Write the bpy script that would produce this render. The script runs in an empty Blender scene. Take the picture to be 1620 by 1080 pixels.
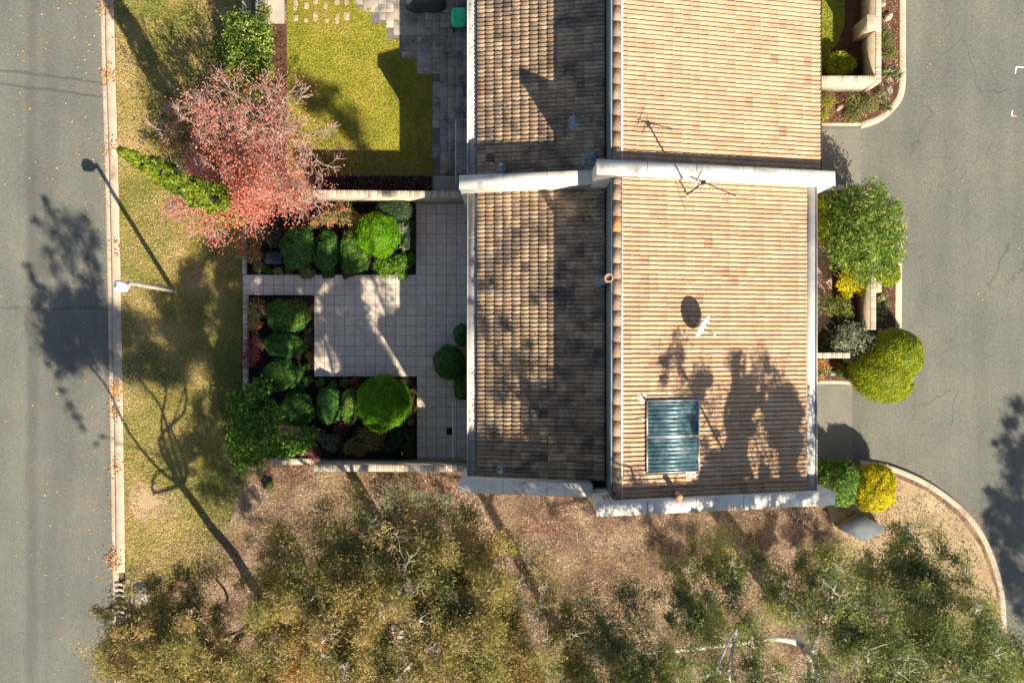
import bpy, bmesh, math, random
import numpy as np
from mathutils import Vector, noise, Matrix
from mathutils.geometry import tessellate_polygon
random.seed(7); rng = np.random.default_rng(7)
S = bpy.context.scene
COL = S.collection
# ------------------------------------------------------------------ camera / light
H = 45.0
cam = bpy.data.cameras.new('camera'); cam_o = bpy.data.objects.new('camera', cam); COL.objects.link(cam_o)
cam_o.location = (0, 0, H); cam_o.rotation_euler = (0, 0, 0)
cam.sensor_width = 36; cam.lens = 40; cam.clip_end = 2000; cam.clip_start = 0.5
S.camera = cam_o
SX, SY = -0.585, 0.943                      # shadow offset per metre of height
el = math.atan2(1, math.hypot(SX, SY))
W = bpy.data.worlds.new('World'); S.world = W; W.use_nodes = True
nt = W.node_tree; nt.nodes.clear()
wo = nt.nodes.new('ShaderNodeOutputWorld'); bg = nt.nodes.new('ShaderNodeBackground'); sk = nt.nodes.new('ShaderNodeTexSky')
sk.sky_type = 'NISHITA'; sk.sun_disc = False; sk.sun_elevation = el
sk.sun_rotation = math.atan2(-SX, -SY)      # clockwise from +Y
sk.air_density = 1.0; sk.dust_density = 1.0; sk.ozone_density = 1.5
bg.inputs[1].default_value = 0.066
nt.links.new(sk.outputs[0], bg.inputs[0]); nt.links.new(bg.outputs[0], wo.inputs[0])
sun = bpy.data.lights.new('sun', 'SUN'); sun.energy = 5.0; sun.angle = math.radians(0.5); sun.color = (1.0, 0.88, 0.70)
so = bpy.data.objects.new('sun', sun); COL.objects.link(so)
so.rotation_euler = Vector((SX, SY, -1)).to_track_quat('-Z', 'Y').to_euler()
S.view_settings.view_transform = 'Standard'; S.view_settings.look = 'None'
S.view_settings.exposure = 0.98; S.view_settings.gamma = 1; S.view_settings.use_curve_mapping = False
try:
    S.cycles.max_bounces = 6; S.cycles.transparent_max_bounces = 4
except Exception: pass

def P(px, py, z=0.0):
    k = (H - z) / 1800.0
    return Vector(((px - 810) * k, (540 - py) * k, z))

# ------------------------------------------------------------------ materials
def lin(h):
    h = h.lstrip('#'); c = [int(h[i:i+2], 16) / 255 for i in (0, 2, 4)]
    return tuple(x / 12.92 if x < .04045 else ((x + .055) / 1.055) ** 2.4 for x in c) + (1,)
def c3(r, g, b): return (r, g, b, 1)
class NT:
    def __init__(s, name):
        s.m = bpy.data.materials.new(name); s.m.use_nodes = True; s.t = s.m.node_tree
        s.b = s.t.nodes['Principled BSDF']; s.out = s.t.nodes['Material Output']
    def n(s, t, **kw):
        x = s.t.nodes.new(t)
        for k, v in kw.items():
            if k.startswith('i_'):
                k = k[2:]; k = int(k) if k.isdigit() else k.replace('_', ' ')
                x.inputs[k].default_value = v
            else: setattr(x, k, v)
        return x
    def l(s, a, b): s.t.links.new(a, b)
    def ramp(s, fac, stops, interp='LINEAR'):
        r = s.n('ShaderNodeValToRGB'); e = r.color_ramp.elements; r.color_ramp.interpolation = interp
        e[0].position, e[0].color = stops[0]; e[1].position, e[1].color = stops[-1]
        for p, c in stops[1:-1]:
            q = e.new(p); q.color = c
        s.l(fac, r.inputs[0]); return r.outputs[0]
    def noise(s, vec, scale, detail=4, rough=.55, dist=0):
        x = s.n('ShaderNodeTexNoise', i_Scale=scale, i_Detail=detail, i_Roughness=rough, i_Distortion=dist); s.l(vec, x.inputs['Vector']); return x.outputs['Fac']
    def mix(s, fac, a, b, mode='MIX'):
        x = s.n('ShaderNodeMix', data_type='RGBA', blend_type=mode)
        for v, i in ((fac, 0), (a, 6), (b, 7)):
            if hasattr(v, 'links'): s.l(v, x.inputs[i])
            else: x.inputs[i].default_value = v
        return x.outputs[2]
    def bump(s, h, st, dist=.02):
        x = s.n('ShaderNodeBump', i_Strength=st, i_Distance=dist); s.l(h, x.inputs['Height']); s.l(x.outputs[0], s.b.inputs['Normal'])
    def math(s, op, a, b=0.0):
        x = s.n('ShaderNodeMath', operation=op)
        for v, i in ((a, 0), (b, 1)):
            if hasattr(v, 'links'): s.l(v, x.inputs[i])
            else: x.inputs[i].default_value = v
        return x.outputs[0]
def obj_coord(n): return n.n('ShaderNodeNewGeometry').outputs['Position']
def surf(name, stops, scale=3, fine=60, finemix=.25, rough=.85, bump=.3, patch=None, bdist=.02):
    n = NT(name); v = obj_coord(n)
    col = n.ramp(n.noise(v, scale, 5, .6), stops)
    f = n.noise(v, fine, 3, .7)
    g = n.ramp(f, [(.3, c3(1-finemix*1.6,)*1 if False else (1-finemix*1.3,)*3 + (1,)), (.7, (1+finemix,)*3 + (1,))])
    col = n.mix(1.0, col, g, 'MULTIPLY')
    if patch:
        pc, ps, lo, hi = patch
        m = n.ramp(n.noise(v, ps, 4, .6), [(lo, c3(0,0,0)), (hi, c3(1,1,1))])
        col = n.mix(m, col, pc)
    n.l(col, n.b.inputs['Base Color']); n.b.inputs['Roughness'].default_value = rough
    n.b.inputs['Specular IOR Level'].default_value = .25
    if bump: n.bump(f, bump, bdist)
    return n.m
def leafmat(name, stops, trans=.35, rough=.5):
    n = NT(name); a = n.n('ShaderNodeAttribute', attribute_name='rnd')
    col = n.ramp(a.outputs['Fac'], stops)
    n.l(col, n.b.inputs['Base Color']); n.b.inputs['Roughness'].default_value = rough
    n.b.inputs['Specular IOR Level'].default_value = .3
    if trans:
        t = n.n('ShaderNodeBsdfTranslucent'); n.l(col, t.inputs[0])
        mx = n.n('ShaderNodeMixShader', i_0=trans); n.l(n.b.outputs[0], mx.inputs[1]); n.l(t.outputs[0], mx.inputs[2]); n.l(mx.outputs[0], n.out.inputs[0])
    return n.m
def plain(name, col, rough=.5, metal=0, spec=.4, vary=.12, scale=8):
    n = NT(name); v = obj_coord(n)
    f = n.noise(v, scale, 4, .65)
    g = n.ramp(f, [(.3, (1-vary,)*3 + (1,)), (.7, (1+vary*.6,)*3 + (1,))])
    n.l(n.mix(1.0, col, g, 'MULTIPLY'), n.b.inputs['Base Color'])
    n.b.inputs['Roughness'].default_value = rough; n.b.inputs['Metallic'].default_value = metal
    n.b.inputs['Specular IOR Level'].default_value = spec
    return n.m

def asphalt(name, base, cracks=True, seams=(), warm=0):
    n = NT(name); v = obj_coord(n)
    mp = n.n('ShaderNodeMapping'); mp.inputs['Scale'].default_value = (1, .12, 1); n.l(v, mp.inputs[0])
    big = n.noise(mp.outputs[0], .9, 4, .6)
    b = base
    col = n.ramp(big, [(.3, c3(b*.84, b*.86, b*.76)), (.7, c3(b*1.10, b*1.12, b*.98))])
    pat = n.noise(v, .35, 3, .5)
    col = n.mix(1, col, n.ramp(pat, [(.35, c3(.90,.91,.92)), (.65, c3(1.08,1.07,1.04))]), 'MULTIPLY')
    f = n.noise(v, 24, 4, .95)
    col = n.mix(1, col, n.ramp(f, [(.36, c3(.60,.60,.61)), (.5, c3(1,1,1)), (.64, c3(1.42,1.40,1.34))]), 'MULTIPLY')
    if cracks:
        nz = n.n('ShaderNodeTexNoise', i_Scale=1.2, i_Detail=5); n.l(v, nz.inputs['Vector'])
        wv = n.n('ShaderNodeVectorMath', operation='MULTIPLY_ADD'); n.l(nz.outputs['Color'], wv.inputs[0]); wv.inputs[1].default_value = (1.1,1.1,0); n.l(v, wv.inputs[2])
        vo = n.n('ShaderNodeTexVoronoi', feature='DISTANCE_TO_EDGE', i_Scale=.5); n.l(wv.outputs[0], vo.inputs['Vector'])
        line = n.ramp(vo.outputs['Distance'], [(.0, c3(1,1,1)), (.007, c3(0,0,0))])
        msk = n.ramp(n.noise(v, .5, 3), [(.44, c3(0,0,0)), (.56, c3(.6,.6,.6))])
        col = n.mix(n.mix(1, line, msk, 'MULTIPLY'), col, c3(b*.4, b*.4, b*.4))
    if seams:
        sep = n.n('ShaderNodeSeparateXYZ'); n.l(v, sep.inputs[0])
        wob = n.math('MULTIPLY', n.math('SUBTRACT', n.noise(v, .8, 4), .5), .35)
        for (kx, ky, kc, w, a) in seams:      # |kx*X+ky*Y+kc+wobble|<w darkens: tarred joints and wheel tracks
            e = n.math('ADD', n.math('MULTIPLY', sep.outputs[0], kx), n.math('MULTIPLY', sep.outputs[1], ky))
            e = n.math('ABSOLUTE', n.math('ADD', n.math('ADD', e, kc), wob))
            fac = n.ramp(n.math('DIVIDE', e, w), [(.25, c3(a,a,a)), (1, c3(0,0,0))])
            col = n.mix(fac, col, c3(b*.4, b*.4, b*.42))
    n.l(col, n.b.inputs['Base Color']); n.b.inputs['Roughness'].default_value = .9; n.b.inputs['Specular IOR Level'].default_value = .2
    n.bump(f, .35, .015)
    return n.m
def brick(name, c1, c2, mortar, bw=.24, bh=.086, ms=.010, off=.5, rough=.85, shift=(0,0), objspace=False, noise_amt=.25):
    n = NT(name)
    if objspace: v = obj_coord(n)
    else: v = n.n('ShaderNodeUVMap').outputs[0]
    mp = n.n('ShaderNodeMapping'); mp.inputs['Location'].default_value = (shift[0], shift[1], 0); n.l(v, mp.inputs[0])
    br = n.n('ShaderNodeTexBrick', offset=off, squash=1.0, i_Scale=1.0)
    n.l(mp.outputs[0], br.inputs['Vector'])
    br.inputs['Color1'].default_value = c1; br.inputs['Color2'].default_value = c2; br.inputs['Mortar'].default_value = mortar
    br.inputs['Mortar Size'].default_value = ms; br.inputs['Mortar Smooth'].default_value = .1
    br.inputs['Brick Width'].default_value = bw; br.inputs['Row Height'].default_value = bh
    g = obj_coord(n)
    f = n.noise(g, 5, 6, .7)
    col = n.mix(1, br.outputs['Color'], n.ramp(f, [(.3, (1-noise_amt,)*3+(1,)), (.7, (1+noise_amt*.6,)*3+(1,))]), 'MULTIPLY')
    f2 = n.noise(g, 70, 3, .7)
    col = n.mix(1, col, n.ramp(f2, [(.3, c3(.82,.82,.82)), (.7, c3(1.12,1.12,1.1))]), 'MULTIPLY')
    n.l(col, n.b.inputs['Base Color']); n.b.inputs['Roughness'].default_value = rough; n.b.inputs['Specular IOR Level'].default_value = .25
    inv = n.math('SUBTRACT', 1.0, br.outputs['Fac']); n.bump(n.math('ADD', inv, n.math('MULTIPLY', f2, .3)), .5, .006)
    return n.m
def tilemat(name, stops, dirt, dlo, dhi, dscale=1.2):
    n = NT(name); a = n.n('ShaderNodeAttribute', attribute_name='rnd'); v = obj_coord(n)
    col = n.ramp(a.outputs['Fac'], stops)
    f = n.noise(v, 9, 5, .75)
    col = n.mix(1, col, n.ramp(f, [(.3, c3(.80,.78,.75)), (.7, c3(1.15,1.14,1.12))]), 'MULTIPLY')
    f2 = n.noise(v, 45, 3, .7)
    col = n.mix(1, col, n.ramp(f2, [(.32, c3(.72,.72,.72)), (.6, c3(1.1,1.1,1.1))]), 'MULTIPLY')
    m = n.ramp(n.noise(v, dscale, 5, .7), [(dlo, c3(0,0,0)), (dhi, c3(.75,.75,.75))])
    col = n.mix(m, col, dirt)
    mp = n.n('ShaderNodeMapping'); mp.inputs['Scale'].default_value = (.35, 2.6, .35); n.l(v, mp.inputs[0])
    m2 = n.ramp(n.noise(mp.outputs[0], 1.0, 6, .7), [(.46, c3(0,0,0)), (.64, c3(.75,.75,.75))])
    col = n.mix(m2, col, n.mix(.5, col, dirt))
    m3 = n.ramp(n.noise(v, 14, 3, .8), [(.64, c3(0,0,0)), (.70, c3(.7,.7,.7))])
    col = n.mix(m3, col, c3(.10,.085,.06))
    n.l(col, n.b.inputs['Base Color']); n.b.inputs['Roughness'].default_value = .8; n.b.inputs['Specular IOR Level'].default_value = .25
    n.bump(f2, .25, .008)
    return n.m

M = {}
M['asphalt'] = asphalt('street asphalt', .150, False, seams=((.125, 1, -8.22, .09, .5), (.125, 1, -7.68, .09, .5), (0, 1, -1.33, .07, .4), (1, 0.0, 19.05, .35, .35), (1, .0, 18.3, .9, .10)))
M['asphalt2'] = asphalt('driveway asphalt', .150)
M['apron'] = surf('apron asphalt', [(.3, c3(.17,.165,.14)), (.7, c3(.215,.205,.175))], 1.5, 70, .3, .9, .3)
M['kerb'] = surf('kerb concrete', [(.3, c3(.42,.34,.25)), (.7, c3(.56,.47,.36))], 2.5, 40, .2, .85, .3, (c3(.30,.22,.14), 1.1, .58, .75))
M['concrete'] = surf('worn concrete', [(.3, c3(.34,.31,.26)), (.7, c3(.46,.42,.35))], 2, 30, .2, .85, .3)
M['litter'] = surf('leaf litter soil', [(.30, c3(.07,.042,.028)), (.43, c3(.145,.092,.058)), (.55, c3(.245,.165,.105)), (.70, c3(.36,.265,.175))], .8, 26, .55, .95, .6, (c3(.22,.18,.06), .45, .55, .7), .04)
M['verge'] = surf('verge turf', [(.32, c3(.10,.125,.025)), (.44, c3(.20,.19,.05)), (.54, c3(.33,.26,.09)), (.66, c3(.42,.31,.16))], .55, 22, .5, .95, .6, (c3(.10,.16,.022), .23, .50, .68), .04)
M['lawn'] = surf('lawn turf', [(.28, c3(.16,.18,.02)), (.5, c3(.27,.26,.03)), (.72, c3(.38,.32,.07))], 1.0, 22, .45, .95, .6, (c3(.09,.12,.008), .5, .55, .75), .04)
M['dirt'] = surf('bare dirt', [(.25, c3(.30,.21,.12)), (.6, c3(.44,.33,.205)), (.8, c3(.52,.40,.27))], .7, 24, .4, .95, .5, (c3(.17,.13,.05), .8, .52, .66), .03)
M['bed'] = surf('dark bark mulch', [(.3, c3(.014,.009,.008)), (.6, c3(.035,.02,.016)), (.8, c3(.06,.035,.026))], 6, 40, .5, .95, .8, None, .04)
M['bed2'] = surf('red bark mulch', [(.3, c3(.07,.03,.02)), (.6, c3(.13,.065,.04)), (.8, c3(.22,.14,.09))], 4, 35, .5, .95, .8, None, .04)
M['pavers'] = brick('courtyard pavers', c3(.69,.585,.49), c3(.77,.665,.565), c3(.13,.12,.12), .402, .402, .008, 0.0, .8, (7.8125 + .402*20 + .003, -2.6375 + .402*20 + .003), True, .20)
n = NT('grey flagstones'); a_ = n.n('ShaderNodeAttribute', attribute_name='rnd'); v = obj_coord(n)
cc_ = n.ramp(a_.outputs['Fac'], [(0, c3(.31,.275,.23)), (.5, c3(.36,.32,.265)), (1, c3(.40,.35,.29))])
cc_ = n.mix(1, cc_, n.ramp(n.noise(v, 1.4, 7, .75), [(.38, c3(.45,.46,.5)), (.5, c3(.95,.95,.95)), (.65, c3(1.25,1.22,1.15))]), 'MULTIPLY')
n.l(n.mix(1, cc_, n.ramp(n.noise(v, 40, 3, .7), [(.3, c3(.8,.8,.8)), (.7, c3(1.15,1.15,1.15))]), 'MULTIPLY'), n.b.inputs['Base Color']); n.b.inputs['Roughness'].default_value = .85; M['flags'] = n.m
M['mortar'] = surf('sandy mortar', [(.3, c3(.13,.12,.11)), (.7, c3(.19,.17,.15))], 3, 40, .2, .9, .2)
M['brick'] = brick('cream brick', c3(.50,.41,.29), c3(.60,.50,.37), c3(.34,.30,.24), .24, .086, .009)
M['capbrick'] = leafmat('cream capping bricks', [(0, c3(.36,.30,.22)), (.5, c3(.50,.43,.33)), (1, c3(.62,.55,.44))], 0, .85)
M['tileE'] = tilemat('buff roof tiles', [(0, c3(.43,.30,.195)), (.5, c3(.51,.36,.24)), (.985, c3(.53,.385,.26)), (.987, c3(.42,.19,.12)), (.992, c3(.34,.25,.17)), (1, c3(.28,.21,.14))], c3(.34,.20,.125), .46, .80)
M['tileW'] = tilemat('weathered roof tiles', [(0, c3(.38,.26,.165)), (.5, c3(.52,.365,.23)), (.98, c3(.62,.46,.30)), (.985, c3(.36,.17,.10)), (1, c3(.17,.13,.11))], c3(.075,.066,.066), .47, .63, 1.1)
M['under'] = plain('tile underlay', c3(.05,.04,.035), .9)
M['ridge'] = tilemat('ridge tiles', [(0, c3(.27,.18,.13)), (.5, c3(.34,.24,.17)), (.97, c3(.42,.31,.22)), (1, c3(.66,.29,.10))], c3(.16,.11,.08), .5, .7, 2)
M['white'] = surf('painted render', [(.3, c3(.76,.71,.63)), (.7, c3(.86,.82,.74))], 2.5, 30, .10, .75, .15, (c3(.40,.37,.33), 1.6, .54, .74))
M['clere'] = plain('grey green cladding', c3(.17,.24,.26), .6, vary=.1, scale=2)
M['gutter'] = surf('galvanised gutter', [(.3, c3(.40,.40,.40)), (.7, c3(.62,.61,.58))], 1.1, 20, .1, .45, .15, (c3(.25,.22,.2), 2.2, .6, .75))
M['fascia'] = plain('fascia paint', c3(.55,.50,.46), .5)
M['metal'] = plain('galvanised steel', c3(.55,.56,.56), .4, .7)
M['alum'] = plain('painted aluminium', c3(.62,.66,.66), .4, .2)
M['lead'] = surf('lead flashing', [(.3, c3(.20,.30,.36)), (.7, c3(.36,.46,.52))], 5, 30, .2, .5, .2)
M['silver'] = surf('foil flashing', [(.3, c3(.55,.55,.53)), (.7, c3(.82,.82,.80))], 9, 30, .1, .3, .5)
M['terra'] = plain('terracotta', c3(.52,.26,.15), .7)
M['black'] = plain('black plastic', c3(.018,.02,.025), .5)
M['navy'] = plain('dark plastic', c3(.02,.028,.045), .45)
M['cover'] = plain('barbecue cover', c3(.05,.065,.08), .5, vary=.3, scale=4)
M['green'] = plain('green bin plastic', c3(.05,.72,.30), .45)
M['lampw'] = plain('lamp enamel', c3(.80,.80,.79), .35)
M['pole'] = surf('lamp pole steel', [(.3, c3(.42,.38,.32)), (.7, c3(.60,.56,.48))], 4, 30, .15, .5, .1)
M['glassd'] = plain('lamp lens', c3(.5,.5,.48), .15)
M['paint'] = plain('road paint', c3(.75,.75,.73), .8)
M['dirtyblack'] = plain('drain void', c3(.01,.01,.01), .9)
M['bark_w'] = surf('pale gum bark', [(.3, c3(.34,.30,.26)), (.5, c3(.52,.48,.43)), (.8, c3(.68,.64,.58))], 2.2, 20, .2, .8, .3, (c3(.22,.17,.13), 1.6, .52, .66))
M['bark_d'] = surf('dark gum bark', [(.3, c3(.06,.035,.025)), (.7, c3(.15,.09,.06))], 4, 25, .4, .9, .8)
M['bark_g'] = surf('grey bark', [(.3, c3(.22,.16,.14)), (.7, c3(.40,.31,.28))], 5, 30, .3, .9, .4)
M['bark_p'] = surf('pinkish twig bark', [(.3, c3(.42,.28,.24)), (.7, c3(.66,.50,.45))], 5, 30, .3, .85, .3)
M['stone'] = surf('garden rock', [(.3, c3(.30,.23,.15)), (.7, c3(.52,.43,.31))], 4, 30, .25, .85, .5)
M['greystone'] = surf('grey stone', [(.3, c3(.22,.21,.20)), (.7, c3(.36,.35,.33))], 4, 30, .2, .85, .4)
M['cabinet'] = plain('weathered cabinet lid', c3(.12,.14,.15), .75, .0, vary=.25, scale=3)
M['cabinet_side'] = plain('cabinet side', c3(.25,.22,.10), .6)
M['pinkpave'] = surf('pink paving', [(.3, c3(.34,.21,.16)), (.7, c3(.46,.31,.25))], 2, 30, .2, .85, .2)
M['gap'] = plain('dark joint', c3(.05,.04,.035), .9)
# leaves
G = {}
G['topdark'] = leafmat('clipped dark green foliage', [(0, c3(.02,.08,.018)), (.5, c3(.075,.21,.035)), (1, c3(.20,.40,.07))], .25)
G['topbright'] = leafmat('clipped bright green foliage', [(0, c3(.04,.14,.004)), (.5, c3(.14,.36,.006)), (1, c3(.34,.58,.012))], .3)
G['topmid'] = leafmat('clipped mid green foliage', [(0, c3(.03,.10,.014)), (.5, c3(.11,.25,.028)), (.8, c3(.28,.40,.05)), (1, c3(.46,.42,.16))], .3)
G['yellow'] = leafmat('golden foliage', [(0, c3(.22,.21,.004)), (.5, c3(.62,.53,.008)), (1, c3(.85,.74,.02))], .3)
G['lime'] = leafmat('lime foliage', [(0, c3(.08,.13,.004)), (.5, c3(.27,.33,.008)), (1, c3(.55,.52,.04))], .3)
G['limeleaf'] = leafmat('light green broad leaves', [(0, c3(.03,.10,.01)), (.5, c3(.10,.25,.012)), (1, c3(.30,.45,.03))], .35)
G['cam'] = leafmat('glossy camellia leaves', [(0, c3(.02,.08,.010)), (.5, c3(.09,.22,.018)), (.9, c3(.24,.38,.04)), (1, c3(.45,.52,.14))], .3, .35)
G['nand'] = leafmat('nandina leaves', [(0, c3(.08,.14,.03)), (.35, c3(.26,.30,.07)), (.6, c3(.58,.46,.20)), (.78, c3(.62,.22,.12)), (1, c3(.75,.04,.05))], .3)
G['redplant'] = leafmat('dark red leaves', [(0, c3(.09,.02,.025)), (.5, c3(.26,.05,.055)), (1, c3(.50,.16,.13))], .3)
G['greygreen'] = leafmat('grey green leaves', [(0, c3(.10,.13,.08)), (.5, c3(.25,.29,.19)), (1, c3(.50,.52,.36))], .3)
G['olive'] = leafmat('olive shrub leaves', [(0, c3(.04,.07,.014)), (.5, c3(.14,.18,.035)), (1, c3(.34,.36,.09))], .3)
G['darkplant'] = leafmat('deep green leaves', [(0, c3(.015,.04,.018)), (.6, c3(.05,.10,.04)), (1, c3(.14,.19,.09))], .3)
G['gumY'] = leafmat('olive gold gum leaves', [(0, c3(.13,.15,.06)), (.3, c3(.27,.27,.085)), (.6, c3(.45,.40,.12)), (.85, c3(.62,.48,.17)), (1, c3(.72,.44,.26))], .5)
G['gumG'] = leafmat('olive green gum leaves', [(0, c3(.10,.15,.07)), (.35, c3(.21,.27,.085)), (.7, c3(.38,.41,.11)), (1, c3(.58,.52,.18))], .5)
G['maple'] = leafmat('autumn red leaves', [(0, c3(.44,.07,.05)), (.4, c3(.68,.17,.13)), (.65, c3(.74,.30,.20)), (.85, c3(.72,.42,.26)), (1, c3(.50,.40,.14))], .35)
G['cyp'] = leafmat('cypress foliage', [(0, c3(.03,.065,.006)), (.5, c3(.13,.19,.012)), (1, c3(.34,.38,.03))], .25)
G['hedge'] = leafmat('hedge leaves', [(0, c3(.04,.11,.012)), (.5, c3(.15,.25,.03)), (.85, c3(.36,.46,.07)), (1, c3(.58,.58,.15))], .3)
G['leafy'] = leafmat('mixed green tree leaves', [(0, c3(.03,.09,.012)), (.45, c3(.11,.22,.025)), (.8, c3(.27,.38,.05)), (1, c3(.52,.50,.12))], .35)
G['strap'] = leafmat('strappy leaves', [(0, c3(.06,.10,.03)), (.5, c3(.16,.20,.07)), (1, c3(.48,.46,.26))], .25)
G['fall'] = leafmat('fallen street leaves', [(0, c3(.34,.13,.045)), (.5, c3(.52,.25,.08)), (1, c3(.66,.42,.14))], 0, .8)
G['lit'] = leafmat('gum litter pieces', [(0, c3(.05,.025,.02)), (.4, c3(.18,.11,.075)), (.75, c3(.38,.27,.18)), (1, c3(.70,.57,.44))], 0, .8)
G['litred'] = leafmat('reddish bark litter', [(0, c3(.05,.018,.015)), (.5, c3(.15,.06,.045)), (1, c3(.36,.20,.15))], 0, .8)
G['grass'] = leafmat('verge grass blades', [(0, c3(.11,.18,.02)), (.35, c3(.28,.27,.05)), (.7, c3(.50,.40,.12)), (1, c3(.66,.49,.26))], .2)
G['grassL'] = leafmat('lawn grass blades', [(0, c3(.12,.17,.016)), (.4, c3(.29,.29,.03)), (.72, c3(.50,.43,.07)), (.84, c3(.40,.17,.08)), (1, c3(.55,.30,.16))], .2)
G['grassG'] = leafmat('green grass blades', [(0, c3(.05,.12,.012)), (.5, c3(.13,.24,.02)), (1, c3(.26,.32,.05))], .2)
G['mulch'] = leafmat('bark chips', [(0, c3(.006,.004,.004)), (.6, c3(.03,.018,.015)), (1, c3(.12,.09,.075))], 0, .8)

# ------------------------------------------------------------------ mesh builder
class MB:
    def __init__(s): s.v = []; s.f = []; s.r = []; s.m = []; s.arr = []; s.sm = []
    def face(s, pts, r=.5, m=0):
        i = len(s.v); s.v += [tuple(p) for p in pts]; s.f.append(tuple(range(i, i+len(pts)))); s.r.append(r); s.m.append(m)
    def grid(s, vs, fs, r=.5, m=0):
        i = len(s.v); s.v += [tuple(p) for p in vs]
        for f in fs: s.f.append(tuple(i+k for k in f)); s.r.append(r); s.m.append(m)
    def box(s, x0, y0, z0, x1, y1, z1, r=.5, m=0, bevel=0.0):
        if x0 > x1: x0, x1 = x1, x0
        if y0 > y1: y0, y1 = y1, y0
        b = bevel
        if b:
            vs = []
            for z, e in ((z0, 0), (z1-b, 0), (z1, b)):
                vs += [(x0+e, y0+e, z), (x1-e, y0+e, z), (x1-e, y1-e, z), (x0+e, y1-e, z)]
            fs = [(3,2,1,0), (8,9,10,11)]
            for k in (0, 4):
                for j in range(4): fs.append((k+j, k+(j+1)%4, k+4+(j+1)%4, k+4+j))
            s.grid(vs, fs, r, m)
        else:
            vs = [(x0,y0,z0),(x1,y0,z0),(x1,y1,z0),(x0,y1,z0),(x0,y0,z1),(x1,y0,z1),(x1,y1,z1),(x0,y1,z1)]
            s.grid(vs, [(3,2,1,0),(4,5,6,7),(0,1,5,4),(1,2,6,5),(2,3,7,6),(3,0,4,7)], r, m)
    def tube(s, pts, rads, n=6, r=.5, m=0, cap=True):
        pts = [Vector(p) for p in pts]
        if not hasattr(rads, '__len__'): rads = [rads]*len(pts)
        base = len(s.v); up = Vector((0,0,1)); px = None
        for i, p in enumerate(pts):
            t = (pts[min(i+1, len(pts)-1)] - pts[max(i-1, 0)])
            if t.length < 1e-9: t = up
            t = t.normalized()
            if px is None:
                px = t.orthogonal().normalized()
            else:
                px = (px - t*px.dot(t)); px = px.normalized() if px.length > 1e-6 else t.orthogonal().normalized()
            py = t.cross(px)
            for k in range(n):
                a = 2*math.pi*k/n; s.v.append(tuple(p + (px*math.cos(a) + py*math.sin(a))*rads[i]))
        for i in range(len(pts)-1):
            for k in range(n):
                s.f.append((base+i*n+k, base+i*n+(k+1)%n, base+(i+1)*n+(k+1)%n, base+(i+1)*n+k)); s.r.append(r); s.m.append(m)
        if cap and n > 3:
            s.f.append(tuple(base+k for k in range(n))[::-1]); s.r.append(r); s.m.append(m)
            s.f.append(tuple(base+(len(pts)-1)*n+k for k in range(n))); s.r.append(r); s.m.append(m)
    def leaves(s, C, L, Wd, N=None, spread=1.0, A=None, r=None, m=0):
        """C (n,3) centres; N preferred normals; A preferred long axis"""
        C = np.asarray(C, float); n = len(C)
        if n == 0: return
        g = rng.normal(size=(n,3)) * spread
        nr = g if N is None else np.asarray(N) + g
        nr /= np.linalg.norm(nr, axis=1, keepdims=True) + 1e-9
        a = rng.normal(size=(n,3)) if A is None else np.asarray(A) + rng.normal(size=(n,3))*.35
        a -= nr*np.sum(a*nr, axis=1, keepdims=True); a /= np.linalg.norm(a, axis=1, keepdims=True) + 1e-9
        b = np.cross(nr, a)
        k = rng.uniform(.65, 1.3, size=(n,1))
        L2 = k*L/2; W2 = k*Wd/2
        V = np.stack([C - a*L2, C + b*W2 - a*L2*.1, C + a*L2, C - b*W2 - a*L2*.1], axis=1).reshape(-1, 3)
        rr = rng.uniform(0, 1, n) if r is None else np.clip(np.asarray(r), 0, 1)
        s.arr.append((V, rr, m))
    def build(s, name, mats, parent=None, origin=None, smooth=False):
        if not isinstance(mats, (list, tuple)): mats = [mats]
        if origin is None:
            origin = Vector((0,0,0))
            q = parent
            while q is not None: origin = origin + q.location; q = q.parent
            ol = Vector((0,0,0))
        else: ol = Vector(origin); origin = Vector(origin)
        nv0 = len(s.v)
        V = [np.array(s.v, float).reshape(-1,3)]; 
        for a in s.arr: V.append(a[0])
        V = np.concatenate(V); V = V - np.array(origin)[None]
        me = bpy.data.meshes.new(name)
        loops = [i for f in s.f for i in f]; tot = [len(f) for f in s.f]; R = [np.array(s.r, float)]; MI = [np.array(s.m, int)]
        La = [np.array(loops, int)]; T = [np.array(tot, int)]; off = nv0
        for a in s.arr:
            k = len(a[0]); La.append(np.arange(off, off+k)); T.append(np.full(k//4, 4)); R.append(a[1]); MI.append(np.full(k//4, a[2])); off += k
        La = np.concatenate(La).astype(np.int32); T = np.concatenate(T).astype(np.int32); R = np.concatenate(R).astype(np.float32); MI = np.concatenate(MI).astype(np.int32)
        me.vertices.add(len(V)); me.vertices.foreach_set('co', V.astype(np.float32).ravel())
        me.loops.add(len(La)); me.loops.foreach_set('vertex_index', La)
        me.polygons.add(len(T)); st = np.concatenate([[0], np.cumsum(T)[:-1]]).astype(np.int32)
        me.polygons.foreach_set('loop_start', st); me.polygons.foreach_set('loop_total', T)
        for mm in mats: me.materials.append(mm)
        me.polygons.foreach_set('material_index', MI)
        if smooth: me.polygons.foreach_set('use_smooth', np.ones(len(T), bool))
        me.update(calc_edges=True)
        at = me.attributes.new('rnd', 'FLOAT', 'FACE'); at.data.foreach_set('value', R)
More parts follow.
